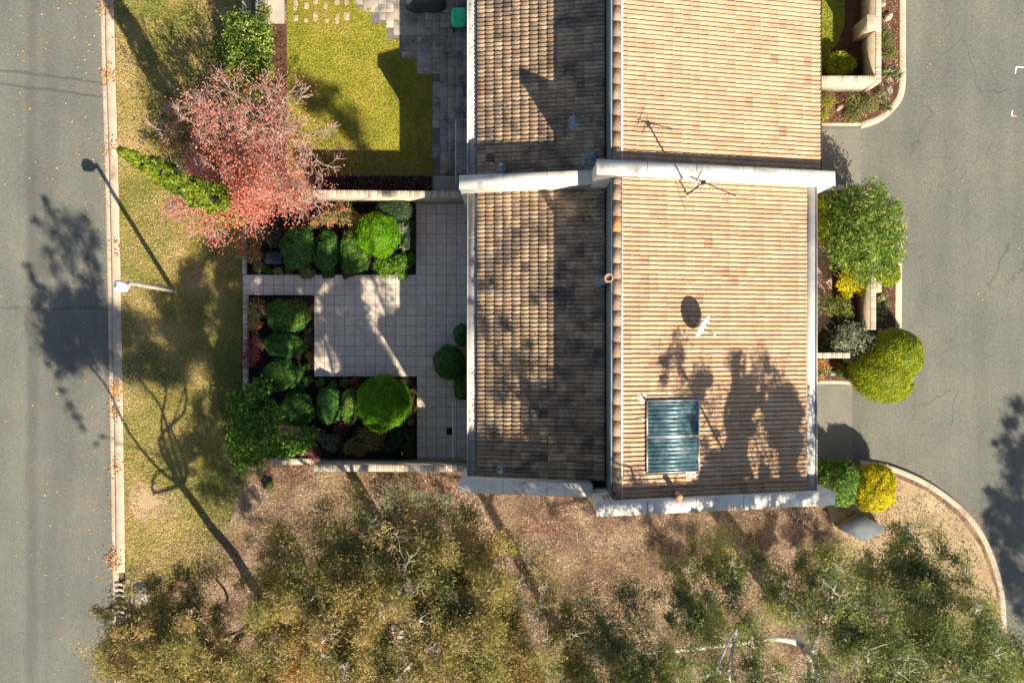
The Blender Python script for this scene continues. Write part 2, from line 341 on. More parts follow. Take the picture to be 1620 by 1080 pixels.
        # metre UVs by dominant axis
        if len(s.f) and len(T) < 60000:
            uv = me.uv_layers.new(name='UVMap')
            nrm = np.zeros(len(T)*3, np.float32); me.polygons.foreach_get('normal', nrm); nrm = np.abs(nrm.reshape(-1,3))
            ax = np.argmax(nrm, axis=1); axl = np.repeat(ax, T); co = V[La] + np.array(origin)[None]
            u = np.where(axl == 0, co[:,1], co[:,0]); w = np.where(axl == 2, co[:,1], co[:,2])
            uv.data.foreach_set('uv', np.stack([u, w], 1).astype(np.float32).ravel())
        me.validate()
        o = bpy.data.objects.new(name, me); COL.objects.link(o)
        if parent is not None: o.parent = parent
        o.location = ol
        return o
def tag(o, label=None, cat=None, group=None, kind=None):
    if label: o['label'] = label
    if cat: o['category'] = cat
    if group: o['group'] = group
    if kind: o['kind'] = kind
    return o
def empty(name, loc, label, cat, group=None):
    o = bpy.data.objects.new(name, None); COL.objects.link(o); o.location = loc; o.empty_display_size = .3
    return tag(o, label, cat, group)
def copy_tree(o, parent=None):
    c = o.copy(); COL.objects.link(c); c.parent = parent
    for ch in o.children: copy_tree(ch, c)
    return c
def polysheet(name, pts, z, mat, kind='structure', holes=None, build=True):
    w = [Vector((p[0], p[1], 0)) for p in pts]
    mb = MB(); tri = tessellate_polygon([w] + ([[Vector((q[0], q[1], 0)) for q in hh] for hh in holes] if holes else []))
    allp = w + ([Vector((q[0], q[1], 0)) for hh in (holes or []) for q in hh])
    vs = [(p.x, p.y, z) for p in allp]
    fs = []
    for t in tri:
        a, b, c = [allp[i] for i in t]
        fs.append(tuple(t) if (b-a).cross(c-a).z > 0 else (t[0], t[2], t[1]))
    mb.grid(vs, fs)
    if kind == 'mb': return mb
    return tag(mb.build(name, mat), kind=kind)
def px(pts, z=0): return [tuple(P(a, b, z)[:2]) for a, b in pts]
def smooth_path(pts, n=6):
    out = []
    for i in range(len(pts)-1):
        p0 = pts[max(i-1,0)]; p1 = pts[i]; p2 = pts[i+1]; p3 = pts[min(i+2, len(pts)-1)]
        for k in range(n):
            t = k/n
            out.append(tuple(.5*((2*p1[j]) + (-p0[j]+p2[j])*t + (2*p0[j]-5*p1[j]+4*p2[j]-p3[j])*t*t + (-p0[j]+3*p1[j]-3*p2[j]+p3[j])*t**3) for j in (0,1)))
    out.append(pts[-1]); return out
def ribbon(mb, pts, o0, o1, z0, z1, r=.5, m=0, closed=False, bev=.02):
    """strip between offsets o0..o1 (left of travel +) of a path, solid from z0 to z1"""
    n = len(pts); L = []; R_ = []
    for i in range(n):
        a = Vector(pts[max(i-1,0)]); b = Vector(pts[min(i+1,n-1)]); d = (b-a).normalized(); nn = Vector((-d.y, d.x)); p = Vector(pts[i])
        L.append(p+nn*o1); R_.append(p+nn*o0)
    base = []
    for i in range(n):
        dl = (L[i]-R_[i]).normalized()*bev
        base += [(R_[i].x,R_[i].y,z0),(R_[i].x,R_[i].y,z1-bev),(R_[i].x+dl.x,R_[i].y+dl.y,z1),(L[i].x-dl.x,L[i].y-dl.y,z1),(L[i].x,L[i].y,z1-bev),(L[i].x,L[i].y,z0)]
    fs = []
    for i in range(n-1):
        for k in range(5): fs.append((i*6+k, (i+1)*6+k, (i+1)*6+k+1, i*6+k+1))
    fs.append(tuple(range(6))); fs.append(tuple((n-1)*6+k for k in range(6))[::-1])
    mb.grid(base, fs, r, m)
def inpoly(X, Y, poly):
    c = np.zeros(len(X), bool); n = len(poly); j = n-1
    for i in range(n):
        xi, yi = poly[i]; xj, yj = poly[j]
        with np.errstate(divide='ignore', invalid='ignore'):
            c ^= ((yi > Y) != (yj > Y)) & (X < (xj-xi)*(Y-yi)/((yj-yi) if yj != yi else 1e-9)+xi)
        j = i
    return c
def nz(X, Y, s, seed=0):
    return np.array([noise.noise(Vector((x*s, y*s, seed*7.3))) for x, y in zip(X, Y)])
def scatter(name, poly, dens, L, Wd, mat, z=.012, tilt=.35, excl=(), clump=None, label=None, up=False, m_seed=1, rfun=None):
    xs = [p[0] for p in poly]; ys = [p[1] for p in poly]
    n = int(dens*(max(xs)-min(xs))*(max(ys)-min(ys)))
    X = rng.uniform(min(xs), max(xs), n); Y = rng.uniform(min(ys), max(ys), n)
    k = inpoly(X, Y, poly)
    for e in excl: k &= ~inpoly(X, Y, e)
    X, Y = X[k], Y[k]
    q = nz(X, Y, clump or .8, m_seed)
    if clump: 
        kk = rng.uniform(-.35, .55, len(X)) < q; X, Y, q = X[kk], Y[kk], q[kk]
    n = len(X)
    C = np.stack([X, Y, np.full(n, z) + rng.uniform(0, .015, n)], 1)
    r = np.clip(rng.beta(2,2,n) + q*.45, 0, 1)
    if rfun is not None: r = rfun(X, Y, r)
    mb = MB()
    if up:
        A = np.stack([rng.normal(size=n)*.8, rng.normal(size=n)*.8, np.ones(n)*.9], 1); C[:,2] += L*.25
        mb.leaves(C, L, Wd, None, 1, A, r)
    else: mb.leaves(C, L, Wd, np.tile([[0,0,1]], (n,1)), tilt, None, r)
    return tag(mb.build(name, mat), label, None, None, 'stuff')

# ------------------------------------------------------------------ ground, roads
ZR = -.14
mb = MB(); mb.face([(-220,-220,-.16),(220,-220,-.16),(220,220,-.16),(-220,220,-.16)]); tag(mb.build('ground', M['litter']), kind='structure')
tag(polysheet('street_road', px([(-900,-900),(163,-900),(159,0),(166,270),(171,540),(177,810),(181,1080),(184,1700),(-900,1700)]), ZR, M['asphalt']), kind='structure')
polysheet('driveway_road', px([(1285,-500),(2300,-500),(2300,1500),(1500,1500),(1285,900)]), ZR, M['asphalt2'])
islandS = [(1588,1700)]+smooth_path([(1588,1300),(1588,1180),(1588,1080),(1588,1000),(1583,930),(1560,860),(1525,810),(1470,768),(1412,742),(1362,733)], 6)
vergeL = [(180,-500),(180,0),(187,270),(193,540),(197,810),(199,1080),(202,1700)]
yard = vergeL + islandS + [(1292,733),(1280,733),(1280,-500)]
polysheet('yard_ground', px(yard), 0, M['litter'])
islandM = [(1280,309),(1350,309)] + smooth_path([(1366,310),(1405,330),(1422,360),(1425,400),(1424,520),(1405,570),(1375,600),(1350,606)], 5) + [(1280,606)]
polysheet('island_ground', px(islandM), 0, M['bed2'])
islandN = smooth_path([(1362,198),(1390,188),(1410,172),(1424,152),(1428,128),(1428,95),(1428,40),(1428,-60)], 5)+[(1428,-300)]
polysheet('island_ground', px([(1280,198)] + islandN + [(1280,-300)]), 0, M['bed2'])
# sides of raised ground are the kerbs
def kerb(name, path, wk, wg=0, z=.012, flip=1):
    mb = MB(); p = px(path)
    acc = 0; seg = [p[0]]; 
    ribbon(mb, p, -wk*.5, wk*.5, -.155, z, bev=.03)
    if wg: ribbon(mb, p, wk*.5+.003, wk*.5+wg, -.155, ZR+.012, bev=.004)
    return tag(mb.build(name, M['kerb']), kind='structure')
kp = smooth_path([(173.5,-500),(173.5,0),(180.5,270),(186,540),(190,810),(190.5,905)], 8)
kerb('street_kerb', kp, .36, .0)
kp2 = [(191,978),(192,1080),(195,1700)]
kerb('street_kerb', kp2, .36, 0)
mb = MB(); gp = px(smooth_path([(162,-500),(162,0),(169,270),(174.5,540),(179,810),(183,1080),(186,1700)], 8)); ribbon(mb, gp, -.115, .115, -.155, ZR+.02, bev=.008); tag(mb.build('street_gutter', M['kerb']), kind='structure')
kerb('driveway_kerb', islandS, .24); kerb('driveway_kerb', islandN, .27)
kerb('driveway_kerb', [(1421,372)] + [(1422,400),(1421,522)], .27)
kerb('driveway_kerb', smooth_path([(1350,606),(1330,604),(1292,604)],3), .16)
kerb('driveway_kerb', [(1285,196),(1362,196)], .12)
# kerb joints
# aprons
tag(polysheet('driveway_apron', px([(1270,203),(1363,203),(1363,306),(1270,306)]), ZR+.006, M['apron']), kind='structure')
tag(polysheet('driveway_apron', px([(1270,610),(1350,610),(1350,731),(1270,731)]), ZR+.006, M['apron']), kind='structure')
# parking corner marks
mb = MB()
for (a, b, c) in (((1608,106),(1620,107),(1606,117)), ((1600,183),(1608,184),(1602,175))):
    A, B, C = [P(*q, ZR) for q in (a, b, c)]
    for (u, w) in ((A,B),(A,C)):
        d = (w-u).normalized(); n_ = Vector((-d.y,d.x,0))*.022
        mb.face([u-n_+Vector((0,0,.005)), w-n_+Vector((0,0,.005)), w+n_+Vector((0,0,.005)), u+n_+Vector((0,0,.005))])
tag(mb.build('parking_marking', M['paint']), kind='structure')
# verge
verge = [(181,-500),(181,0),(188,270),(194,540),(198,810),(199,900),(201,918),(225,935),(245,912),(262,930),(290,900),(305,912),(322,880),(318,868),(345,858),(338,838),(362,830),(372,806),(366,790),(388,778),(396,752),(383,720),(384,615),(384,430),(384,340),(400,200),(398,-500)]
polysheet('verge_grass_ground', px(verge), .004, M['verge'])
bp = [(206+0,772),(224,762),(243,768),(262,778),(276,796),(268,812),(246,818),(230,830),(214,820),(205,800)]
polysheet('bare_dirt_patch', px(bp), .006, M['dirt'])
# lawn N
lawn = [(454,-300),(454,276),(684,276),(684,113),(661,113),(661,88),(633,88),(633,63),(612,63),(612,38),(587,38),(587,12),(562,12),(562,-300)]
polysheet('lawn_ground', px(lawn), .006, M['lawn'])
polysheet('leaf_bed_ground', px([(417,38),(453,38),(453,275),(417,300)]), .005, M['bed2'])
tag(polysheet('concrete_pad', px([(417,-200),(450,-200),(450,38),(417,38)]), .012, M['concrete']), kind='structure')
polysheet('north_bed_ground', px([(500,279),(683,279),(683,302),(500,302)]), .008, M['bed'])
polysheet('side_path', px([(686,278),(748,278),(748,303),(686,303)]), .010, M['concrete'])
# patio flagstones
polysheet('patio_base', px([(562,-300),(748,-300),(748,276),(685,276),(685,113),(661,113),(661,88),(633,88),(633,63),(612,63),(612,38),(587,38),(587,12),(562,12)]), .009, M['mortar'])
cell = .305; x0 = P(562,0).x; y0 = P(0,276).y
patio_poly = px([(562,-300),(748,-300),(748,276),(685,276),(685,113),(661,113),(661,88),(633,88),(633,63),(612,63),(612,38),(587,38),(587,12),(562,12)])
nx, ny = int(4.7/cell)+1, int(14/cell)+1; occ = {}
mb = MB()
for j in range(ny):
    for i in range(nx):
        if (i,j) in occ: continue
        w_, h_ = random.choice([(1,1),(2,1),(1,2),(2,2),(2,1),(1,2),(3,2)])
        cs = [(i+a, j+b) for a in range(w_) for b in range(h_)]
        if any(c in occ for c in cs): w_ = h_ = 1; cs = [(i,j)]
        for c in cs: occ[c] = 1
        xa, xb = x0+i*cell, x0+(i+w_)*cell; ya, yb = y0+j*cell, y0+(j+h_)*cell
        cx, cy = (xa+xb)/2, (ya+yb)/2
        if not inpoly(np.array([cx]), np.array([cy]), patio_poly)[0]: continue
        xb = min(xb, P(748,0).x)
        g = .005; mb.box(xa+g, ya+g, .009, xb-g, yb-g, .016+random.random()*.003, random.random(), 0, .003)
tag(mb.build('patio_flagstones', M['flags']), kind='structure')
# courtyard paving
cy = [(384,434.5),(658,434.5),(658,321),(752,321),(752,726),(660,726),(660,595),(497.5,595),(497.5,466.5),(384,466.5)]
polysheet('courtyard_paving', px(cy), .02, M['pavers'])
polysheet('north_planting_bed', px([(386,321),(657.5,321),(657.5,434),(386,434)]), .008, M['bed'])
polysheet('south_planting_bed', px([(390,467),(497,467),(497,595.5),(659.5,595.5),(659.5,725),(400,725),(390,600)]), .008, M['bed'])
polysheet('entry_paving', px([(1270,380),(1316,380),(1316,500),(1270,560)]), .006, M['pinkpave'])
polysheet('front_lawn_ground', px([(1270,-200),(1337,-200),(1336,40),(1325,70),(1300,92),(1270,100)]), .006, M['lawn'])
# ---- scattered ground cover
scatter('island_weeds', px([(1420,760),(1470,775),(1520,818),(1552,865),(1575,932),(1580,1040),(1400,1040),(1330,870)]), 230, .08, .025, G['olive'], .012, up=True, clump=1.6, m_seed=61)
scatter('verge_straw', px([(200,250),(250,240),(280,420),(240,470),(300,600),(260,720),(330,850),(215,890),(200,700)]), 260, .09, .02, G['strap'], .014, tilt=.4, clump=.9, m_seed=62)
scatter('fallen_leaves', px([(120,-60),(168,-60),(190,1080),(130,1080)]), 9, .075, .05, G['fall'], ZR+.012)
scatter('fallen_leaves', px([(156,-60),(176,-60),(196,1080),(174,1080)]), 60, .07, .045, G['fall'], ZR+.03, clump=.9, m_seed=3)
scatter('fallen_leaves', px([(-60,-60),(130,-60),(130,1140),(-60,1140)]), 1.6, .08, .055, G['fall'], ZR+.012, m_seed=5)
for (cx_, cy_, n_) in ((168,8,70),(172,118,110),(176,230,50),(183,395,60),(183,615,130),(182,650,60),(180,885,80),(183,738,40)):
    c = P(cx_, cy_); mb = MB(); C = np.stack([rng.normal(c.x, .16, n_), rng.normal(c.y, .22, n_), rng.uniform(.0, .05, n_)], 1); C[:,2] += np.where(C[:,0] > P(cx_-1,0).x, .02, ZR+.03)
    mb.leaves(C, .09, .06, np.tile([[0,0,1]], (n_,1)), .5); tag(mb.build('leaf_pile', G['fall']), kind='stuff')
scatter('fallen_leaves', px([(1296,-60),(1690,-60),(1690,1100),(1296,1100)]), 1.0, .06, .04, G['fall'], ZR+.012, m_seed=8, excl=[px(islandM), px([(1280,198)]+islandN+[(1280,-300)]), px(islandS+[(1280,733),(1280,1700)])])
scatter('fallen_leaves', px([(1415,730),(1480,745),(1560,820),(1610,930),(1615,1080),(1575,1080),(1570,930),(1500,800)]), 22, .06, .04, G['fall'], ZR+.012, m_seed=9, excl=[px(islandS+[(1280,733),(1280,1700)])])
def vergecol(X, Y, r):
    a = nz(X, Y, .22, 11); b = nz(X, Y, .9, 12)
    return np.clip(r*.75 + .12 + a*.75 + b*.35 - .30*np.clip((X+11.6)/1.2, 0, 1)*(Y < 2), 0, 1)
scatter('verge_grass', px(verge), 560, .085, .024, G['grass'], .01, up=True, rfun=vergecol, excl=[px([(222,788),(232,778),(246,790),(256,796),(246,802),(232,808),(220,800)])])
scatter('lawn_grass', px([(454,-30)]+lawn[1:-1]+[(562,-30)]), 620, .07, .022, G['grassL'], .012, up=True, excl=[])
scatter('front_lawn_grass', px([(1280,-30),(1337,-30),(1336,40),(1325,70),(1300,92),(1280,100)]), 600, .08, .025, G['grassG'], .012, up=True)
scatter('lawn_edge_grass', px([(330,540),(384,540),(384,720),(365,720),(345,640)]), 500, .09, .025, G['grassG'], .012, up=True)
scatter('lawn_edge_grass', px([(340,30),(392,30),(392,160),(330,150)]), 500, .09, .025, G['grassG'], .012, up=True)
littpoly = px([(200,900),(290,850),(345,790),(372,748),(385,728),(1292,735),(1300,815),(1330,860),(1420,980),(1500,1200),(200,1200)])
scatter('gum_leaf_litter', littpoly, 190, .16, .012, G['lit'], .012, tilt=.25, m_seed=77, clump=.5)
scatter('gum_leaf_litter', littpoly, 300, .11, .022, G['lit'], .01, tilt=.25)
scatter('gum_leaf_litter', px([(1300,765),(1412,745),(1470,770),(1525,812),(1558,862),(1581,932),(1585,1010),(1585,1100),(1300,1100)]), 55, .10, .022, G['lit'], .01, tilt=.25, m_seed=14)
polysheet('island_dirt', px([(1300,775),(1350,745),(1412,752)]+[(1466,776),(1518,818),(1552,865),(1575,932),(1581,1010),(1581,1150),(1420,1150),(1330,870)]), .004, M['dirt'])
scatter('red_bark_litter', px([(400,728),(740,745),(745,775),(950,790),(960,815),(930,840),(760,850),(600,800),(420,760)]), 620, .10, .03, G['litred'], .02, clump=.4, m_seed=21)
scatter('red_bark_litter', px([(455,150),(430,150),(417,40),(453,40)]), 300, .07, .03, G['litred'], .012)
scatter('red_bark_litter', px([(500,222),(600,235),(660,276),(683,279),(683,300),(440,300),(455,235)]), 230, .06, .035, G['litred'], .018, m_seed=23)
scatter('red_bark_litter', px([(455,150),(500,160),(600,240),(640,276),(455,276)]), 90, .055, .035, G['maple'], .02, m_seed=24, clump=.7)
scatter('bark_mulch_chips', px([(390,322),(657,322),(657,434),(390,434)]), 160, .05, .025, G['mulch'], .015)
scatter('bark_mulch_chips', px([(390,467),(497,467),(497,595.5),(659.5,595.5),(659.5,725),(400,725),(390,600)]), 160, .05, .025, G['mulch'], .015)
scatter('island_mulch', px([(1392,-20),(1420,-20),(1420,130),(1400,168),(1362,190),(1300,193),(1300,147),(1388,147)]), 260, .06, .03, G['lit'], .012)
scatter('island_mulch', px([(1385,450),(1415,450),(1415,530),(1385,530)]), 260, .06, .03, G['lit'], .012)
scatter('island_mulch', px([(1292,568),(1350,568),(1345,600),(1292,600)]), 260, .06, .03, G['lit'], .012)

scatter('paving_leaves', px([(384,434),(658,434),(658,321),(738,321),(738,725),(660,725),(660,595),(497,595),(497,466),(384,466)]), 2.2, .06, .035, G['fall'], .03, m_seed=41)
scatter('paving_leaves', px([(562,0),(738,0),(738,276),(685,276),(685,113),(633,88),(612,38)]), 3.5, .06, .035, G['fall'], .03, m_seed=42)
# ------------------------------------------------------------------ walls
def garden_wall(name, x0, y0, x1, y1, h, t, label, zb=-.1, capn=None, piers=(), cap=True, cat='wall'):
    """brick wall along a straight line, centre line ends given in metres"""
    r = empty(name, ((x0+x1)/2, (y0+y1)/2, 0), label, cat)
    a, b = Vector((x0,y0,0)), Vector((x1,y1,0)); d = (b-a); L = d.length; d.normalize(); n = Vector((-d.y, d.x, 0))
    mb = MB()
    def bx(m, s0, s1, o0, o1, z0, z1, rr=.5, bev=0):
        vs = []
        pts = [a+d*s0+n*o0, a+d*s1+n*o0, a+d*s1+n*o1, a+d*s0+n*o1]
        for z, e in ((z0,0),(z1-bev,0),(z1,bev)):
            for k, p in enumerate(pts):
                q = p.copy()
                if e: q += d*(e if k in (0,3) else -e) + n*(e if k in (0,1) else -e)
                vs.append((q.x,q.y,z))
        fs = [(3,2,1,0),(8,9,10,11)]
        for k in (0,4):
            for j in range(4): fs.append((k+j,k+(j+1)%4,k+4+(j+1)%4,k+4+j))
        m.grid(vs, fs, rr)
    bx(mb, 0, L, -t/2, t/2, zb, h-.077 if cap else h)
    mb.build('brickwork', M['brick'], r)
    if cap:
        c = MB(); k = 0.0
        bx(c, .004, L-.004, -t/2+.004, t/2-.004, h-.078, h-.012, .1)
        while k < L-.02:
            w = min(.078, L-k); bx(c, k, k+w, -t/2-.006, t/2+.006, h-.074, h+random.uniform(-.002,.003), random.random(), .006); k += .087
        c.build('capping', M['capbrick'], r)
    for (s0, s1, o0, o1, hh) in piers:
        p = MB(); bx(p, s0, s1, o0, o1, zb, hh, .5, .01); p.build('pier', M['brick'], r)
    return r
# courtyard
A0, A1 = P(495,305.5,2.0), P(741,308,2.0)
garden_wall('brick_wall', A0.x, A0.y, A1.x-.02, A1.y, 2.0, .24, 'tall cream brick wall with soldier capping between the lawn and the paved courtyard')
B0, B1 = P(496,740,2.2), P(737,741,2.2)
garden_wall('brick_wall', B0.x, B0.y, B1.x, B1.y, 2.2, .24, 'tall shaded cream brick wall on the tree side of the courtyard')
C0, C1 = P(425,730,.5), P(498,730,.5)
garden_wall('brick_wall', C0.x, C0.y, C1.x-.14, C1.y, .5, .22, 'short low brick wall under the broad leaved shrub at the courtyard corner')
D0, D1 = P(388,466,.3), P(388,617,.3)
garden_wall('brick_edging', D0.x, D0.y, D1.x, D1.y, .3, .17, 'low pale brick edging between the verge and the bed with three clipped mounds')
D2, D3 = P(386,330,.3), P(386,433,.3)
garden_wall('brick_edging', D2.x, D2.y, D3.x, D3.y, .3, .12, 'low brick edging beside the red nandina under the autumn tree')
# north west
E0, E1 = P(409,-180,1.2), P(409,62,1.2)
garden_wall('brick_wall', E0.x, E0.y, E1.x, E1.y, 1.2, .22, 'brick wall between the leafy hedge and the concrete pad at the top edge', -.1)
# north east
g0, g1 = P(1361,-200,0), P(1361,145,0)
xw = P(1361,0,0).x+.11
garden_wall('brick_wall', xw, P(0,-200).y, xw, P(0,147).y+.0, 1.9, .20, 'tall tan brick garden wall beside the bed with rocks at the top right', -.1, piers=((L_ := (P(0,-200).y-P(0,147).y)) and (L_-2.55, L_-1.95, -.45, -.101, 1.93),))
yw = P(0,146,0).y+.10
garden_wall('brick_wall', P(1270,0,1.9).x, yw, xw-.102, yw, 1.9, .20, 'sunlit brick wall running from the upper house to the top right garden corner', -.1)
# mid east
xm = P(1356,0,0).x+.10
ym0, ym1 = P(0,395).y, P(0,522,0).y
garden_wall('brick_wall', xm, ym0, xm, ym1, 1.7, .20, 'brick garden wall between the golden bush and the yellow green mound', -.1, piers=((1.35,1.75,.101,.35,1.6),))
garden_wall('brick_wall', P(1290,0,1.4).x-.3, P(0,562,1.2).y, P(1345,0,1.2).x, P(0,562,1.2).y, 1.2, .20, 'low brick wall between the grey green shrub and the red ground cover', -.1)
garden_wall('brick_wall', P(1285,0,2).x-.3, P(0,307,0).y-.02, P(1347,0,0).x, P(0,307,0).y-.02, 2.0, .20, 'brick wall end beside the driveway apron and the tall leafy tree', -.14)

# ------------------------------------------------------------------ roofs
def tile_roof(xe, ze, xr, zr, ya, yb, roll=.1495, gauge=.322, jit=.005, step=.026, gap=0.0):
    """pantile slope from eave (xe,ze) up to (xr,zr); one mesh of single tiles two rolls wide"""
    mb = MB(); sl = Vector((xr-xe, 0, zr-ze)); L = sl.length; u = sl/L; nrm = Vector((-u.z, 0, u.x)) if u.x > 0 else Vector((u.z, 0, -u.x))
    nc = int(math.ceil(L/gauge)); tw = roll*2; K = 6
    prof = [(0, 0), (.16, .003), (.30, .026), (.48, .045), (.70, .057), (.88, .060), (.975, .054)]
    y_ = ya; nt_ = int((yb-ya)/tw)+1
    for j in range(nt_):
        for i in range(nc):
            s0 = i*gauge; s1 = min(L, s0+gauge+.03)
            if s0 >= L-.05: continue
            yy = ya + j*tw + random.uniform(-jit, jit); lift = random.uniform(0, .004); r = random.random(); sk = random.uniform(-.006,.006)
            vs = []
            for q in range(2):
                for k, (t, hgt) in enumerate(prof):
                    y = min(max(yy + (q+t)*roll, ya), yb)
                    lo = Vector((xe,0,ze)) + u*(s0+sk+gap) + nrm*(hgt+step+lift); hi = Vector((xe,0,ze)) + u*s1 + nrm*(hgt*.92+.004)
                    vs.append((lo.x, y, lo.z)); vs.append((hi.x, y, hi.z)); lo2 = lo - nrm*(step+.004)
                    vs.append((lo2.x, y, lo2.z))
            n = len(vs)//3; fs = []
            for k in range(n-1):
                a = k*3; b = (k+1)*3
                if u.x > 0: fs.append((a, a+1, b+1, b)[::-1]); fs.append((a+2, a, b, b+2)[::-1])
                else: fs.append((a, a+1, b+1, b)); fs.append((a+2, a, b, b+2))
            mb.grid(vs, fs, r)
    return mb
def slab(mb, xa, za, xb, zb, ya, yb, t, m=0):
    vs = [(xa,ya,za),(xb,ya,zb),(xb,yb,zb),(xa,yb,za),(xa,ya,za-t),(xb,ya,zb-t),(xb,yb,zb-t),(xa,yb,za-t)]
    mb.grid(vs, [(0,1,2,3),(7,6,5,4),(4,5,1,0),(5,6,2,1),(6,7,3,2),(7,4,0,3)], .5, m)
def townhouse(label, ya, yb, wide_east, gut_w):
    r = empty('townhouse', (4.3, (ya+yb)/2, 0), label, 'house'); yae = ya-.29 if gut_w else ya
    XR, ZR_ = 3.2, 8.72
    # lower (street side) roof
    xw0, zw0, xw1, zw1 = -1.20, 4.90, XR-.02, 6.22
    rw = tile_roof(xw0, zw0, xw1, zw1, ya, yb, step=.075, gap=.012, jit=.009).build('roof', M['tileW'], r)
    m = MB(); slab(m, xw0+.03, zw0-.012, xw1, zw1-.012, ya, yb, .15); m.build('roof_deck', M['under'], rw)
    # upper roof
    XE, ZE = wide_east, 8.72 - (wide_east-XR)*.318
    re = tile_roof(XE, ZE, XR+.12, ZR_, yae, yb).build('roof', M['tileE'], r)
    m = MB(); slab(m, XE-.03, ZE-.012, XR, ZR_-.012, yae, yb, .15); m.build('roof_deck', M['under'], re)
    # ridge caps
    m = MB(); y = yae
    while y < yb-.05:
        y2 = min(yb, y+.50); e = random.uniform(-.006,.006); t = random.random()*.96; K = 8; vs = []
        if ya < -1 and 3.0 < y < 3.5: t = 1.0
        for (yy, s) in ((y-.03, .985), (y2, 1.035)):
            for k in range(K+1):
                a = math.pi*k/K; vs.append((XR+.14+e-math.cos(a)*.128*s, yy, ZR_+.005+math.sin(a)*.12*s + (.012 if s > 1 else 0)))
        n = K+1; fs = [(k, k+1, n+k+1, n+k) for k in range(K)]; fs += [tuple(range(n))[::-1], tuple(n+k for k in range(n))]
        m.grid(vs, [f[::-1] for f in fs], t); y = y2
    m.build('ridge_capping', M['ridge'], re)
    m = MB(); m.box(XR+.285, yae, ZR_-.06, XR+.33, yb, ZR_+.035); m.build('ridge_mortar', M['white'], re)
    # clerestory wall + its flashing
    m = MB(); m.box(XR-.0, yae, 5.9, XR+.10, yb, ZR_-.0); m.build('clerestory_wall', M['clere'], r)
    m = MB(); m.box(XR-.05, ya, ZR_-.20, XR-.003, yb, ZR_+.01); m.build('fascia', M['clere'], r)
    m = MB(); slab(m, XR-.26, 6.20, XR-.053, 6.26, ya, yb, .015); m.build('wall_flashing', M['clere'], r)
    # west gutter and fascia
    m = MB(); x_, z_ = -1.56, 4.86
    for (a, b, c, d_) in ((x_, z_+.05, x_+.02, z_-.10), (x_+.02, z_-.04, -1.19, z_-.055)): m.box(a, ya, min(b,d_), c, yb, max(b,d_))
    m.box(-1.585, ya, z_+.045, -1.545, yb, z_+.065)
    y = ya+1.2
    while y < yb: m.box(x_+.021, y, z_-.039, -1.20, y+.02, z_-.03); y += 2.4
    m.build('gutter', M['gutter'], r)
    if gut_w:
        m = MB(); m.box(XE-.03, yae, ZE-.10, XE+.36, yb, ZE-.05); m.box(XE+.362, yae, ZE-.2, XE+.39, yb, ZE+.01); m.build('gutter', M['gutter'], r)
        xo = XE+.36
    else:
        m = MB(); m.box(XE-.02, ya, ZE-.12, XE+.06, yb, ZE-.05); m.box(XE+.062, ya, ZE-.18, XE+.085, yb, ZE-.01); m.build('gutter', M['navy'], r)
        xo = XE
    # walls
    m = MB(); m.box(-1.50, ya, -.1, -1.26, yb, 4.70); m.box(xo-.45, yae, -.14, xo-.2, yb, ZE-.25); m.box(-1.26, yb-.2, -.1, xo-.45, yb, 4.7) ; m.box(-1.26, ya, -.1, xo-.45, ya+.2, 4.7)
    m.build('brick_wall', M['brick'], r)
    for k, yy in enumerate((ya+1.6, ya+5.2)):
        if yy+1.6 > yb: continue
        w = MB(); w.box(-1.54, yy, .05 if k == 0 else .9, -1.503, yy+1.6, 2.15, .5, 0); wo_ = w.build('window', M['alum'], r)
        g = MB(); g.box(-1.55, yy+.06, .12 if k == 0 else .97, -1.543, yy+.77, 2.08); g.box(-1.55, yy+.83, .12 if k == 0 else .97, -1.543, yy+1.54, 2.08); g.build('pane', M['navy'], wo_)
    return r
YS, YN = -4.74, 5.22
YN2 = 5.67
lowerhouse = townhouse('two level townhouse with satellite dish and solar collectors on its tiled roof', YS, YN, 9.92, True)
upperhouse = townhouse('neighbouring tiled townhouse at the top of the picture beyond the white parapet', YN2+.002, YN2+12.2, 10.42, False)
def parapet(parent, y0, y1, part='parapet', de=0.0):
    """stepped, raking party wall: west half and taller east half"""
    for (xa, za, xb, zb, yy0, yy1) in ((-1.79, 6.02, 2.66, 7.20, y0, y1), (2.662, 9.50, 10.80, 6.92, y0-de, y1-de)):
        m = MB(); vs = [(xa,yy0,-.1),(xb,yy0,-.1),(xb,yy0,zb),(xa,yy0,za),(xa,yy1,-.1),(xb,yy1,-.1),(xb,yy1,zb),(xa,yy1,za)]
        m.grid(vs, [(0,1,2,3),(7,6,5,4),(0,3,7,4),(1,5,6,2)])
        e = .018   # capping plate, slightly proud
        vs = [(xa-e,yy0-e,za),(xb+e,yy0-e,zb),(xb+e,yy1+e,zb),(xa-e,yy1+e,za)]
        m.grid([(x,y,z-.10) for x,y,z in vs]+[(x,y,z+.01) for x,y,z in vs], [(3,2,1,0),(4,5,6,7),(0,1,5,4),(1,2,6,5),(2,3,7,6),(3,0,4,7)])
        # capping joints
        o = m.build(part, M['white'], parent)
        n = int((xb-xa)/1.9)
        for k in range(1, n+1):
            x = xa+(xb-xa)*k/(n+1); z = za+(zb-za)*k/(n+1)+.011
            j = MB(); j.box(x-.006, yy0-e, z-.004, x+.006, yy1+e, z+.004); j.build('cap_joint', M['gap'], o)
parapet(lowerhouse, YN+.003, YN2)
parapet(lowerhouse, YS-.42, YS-.003, de=.29)
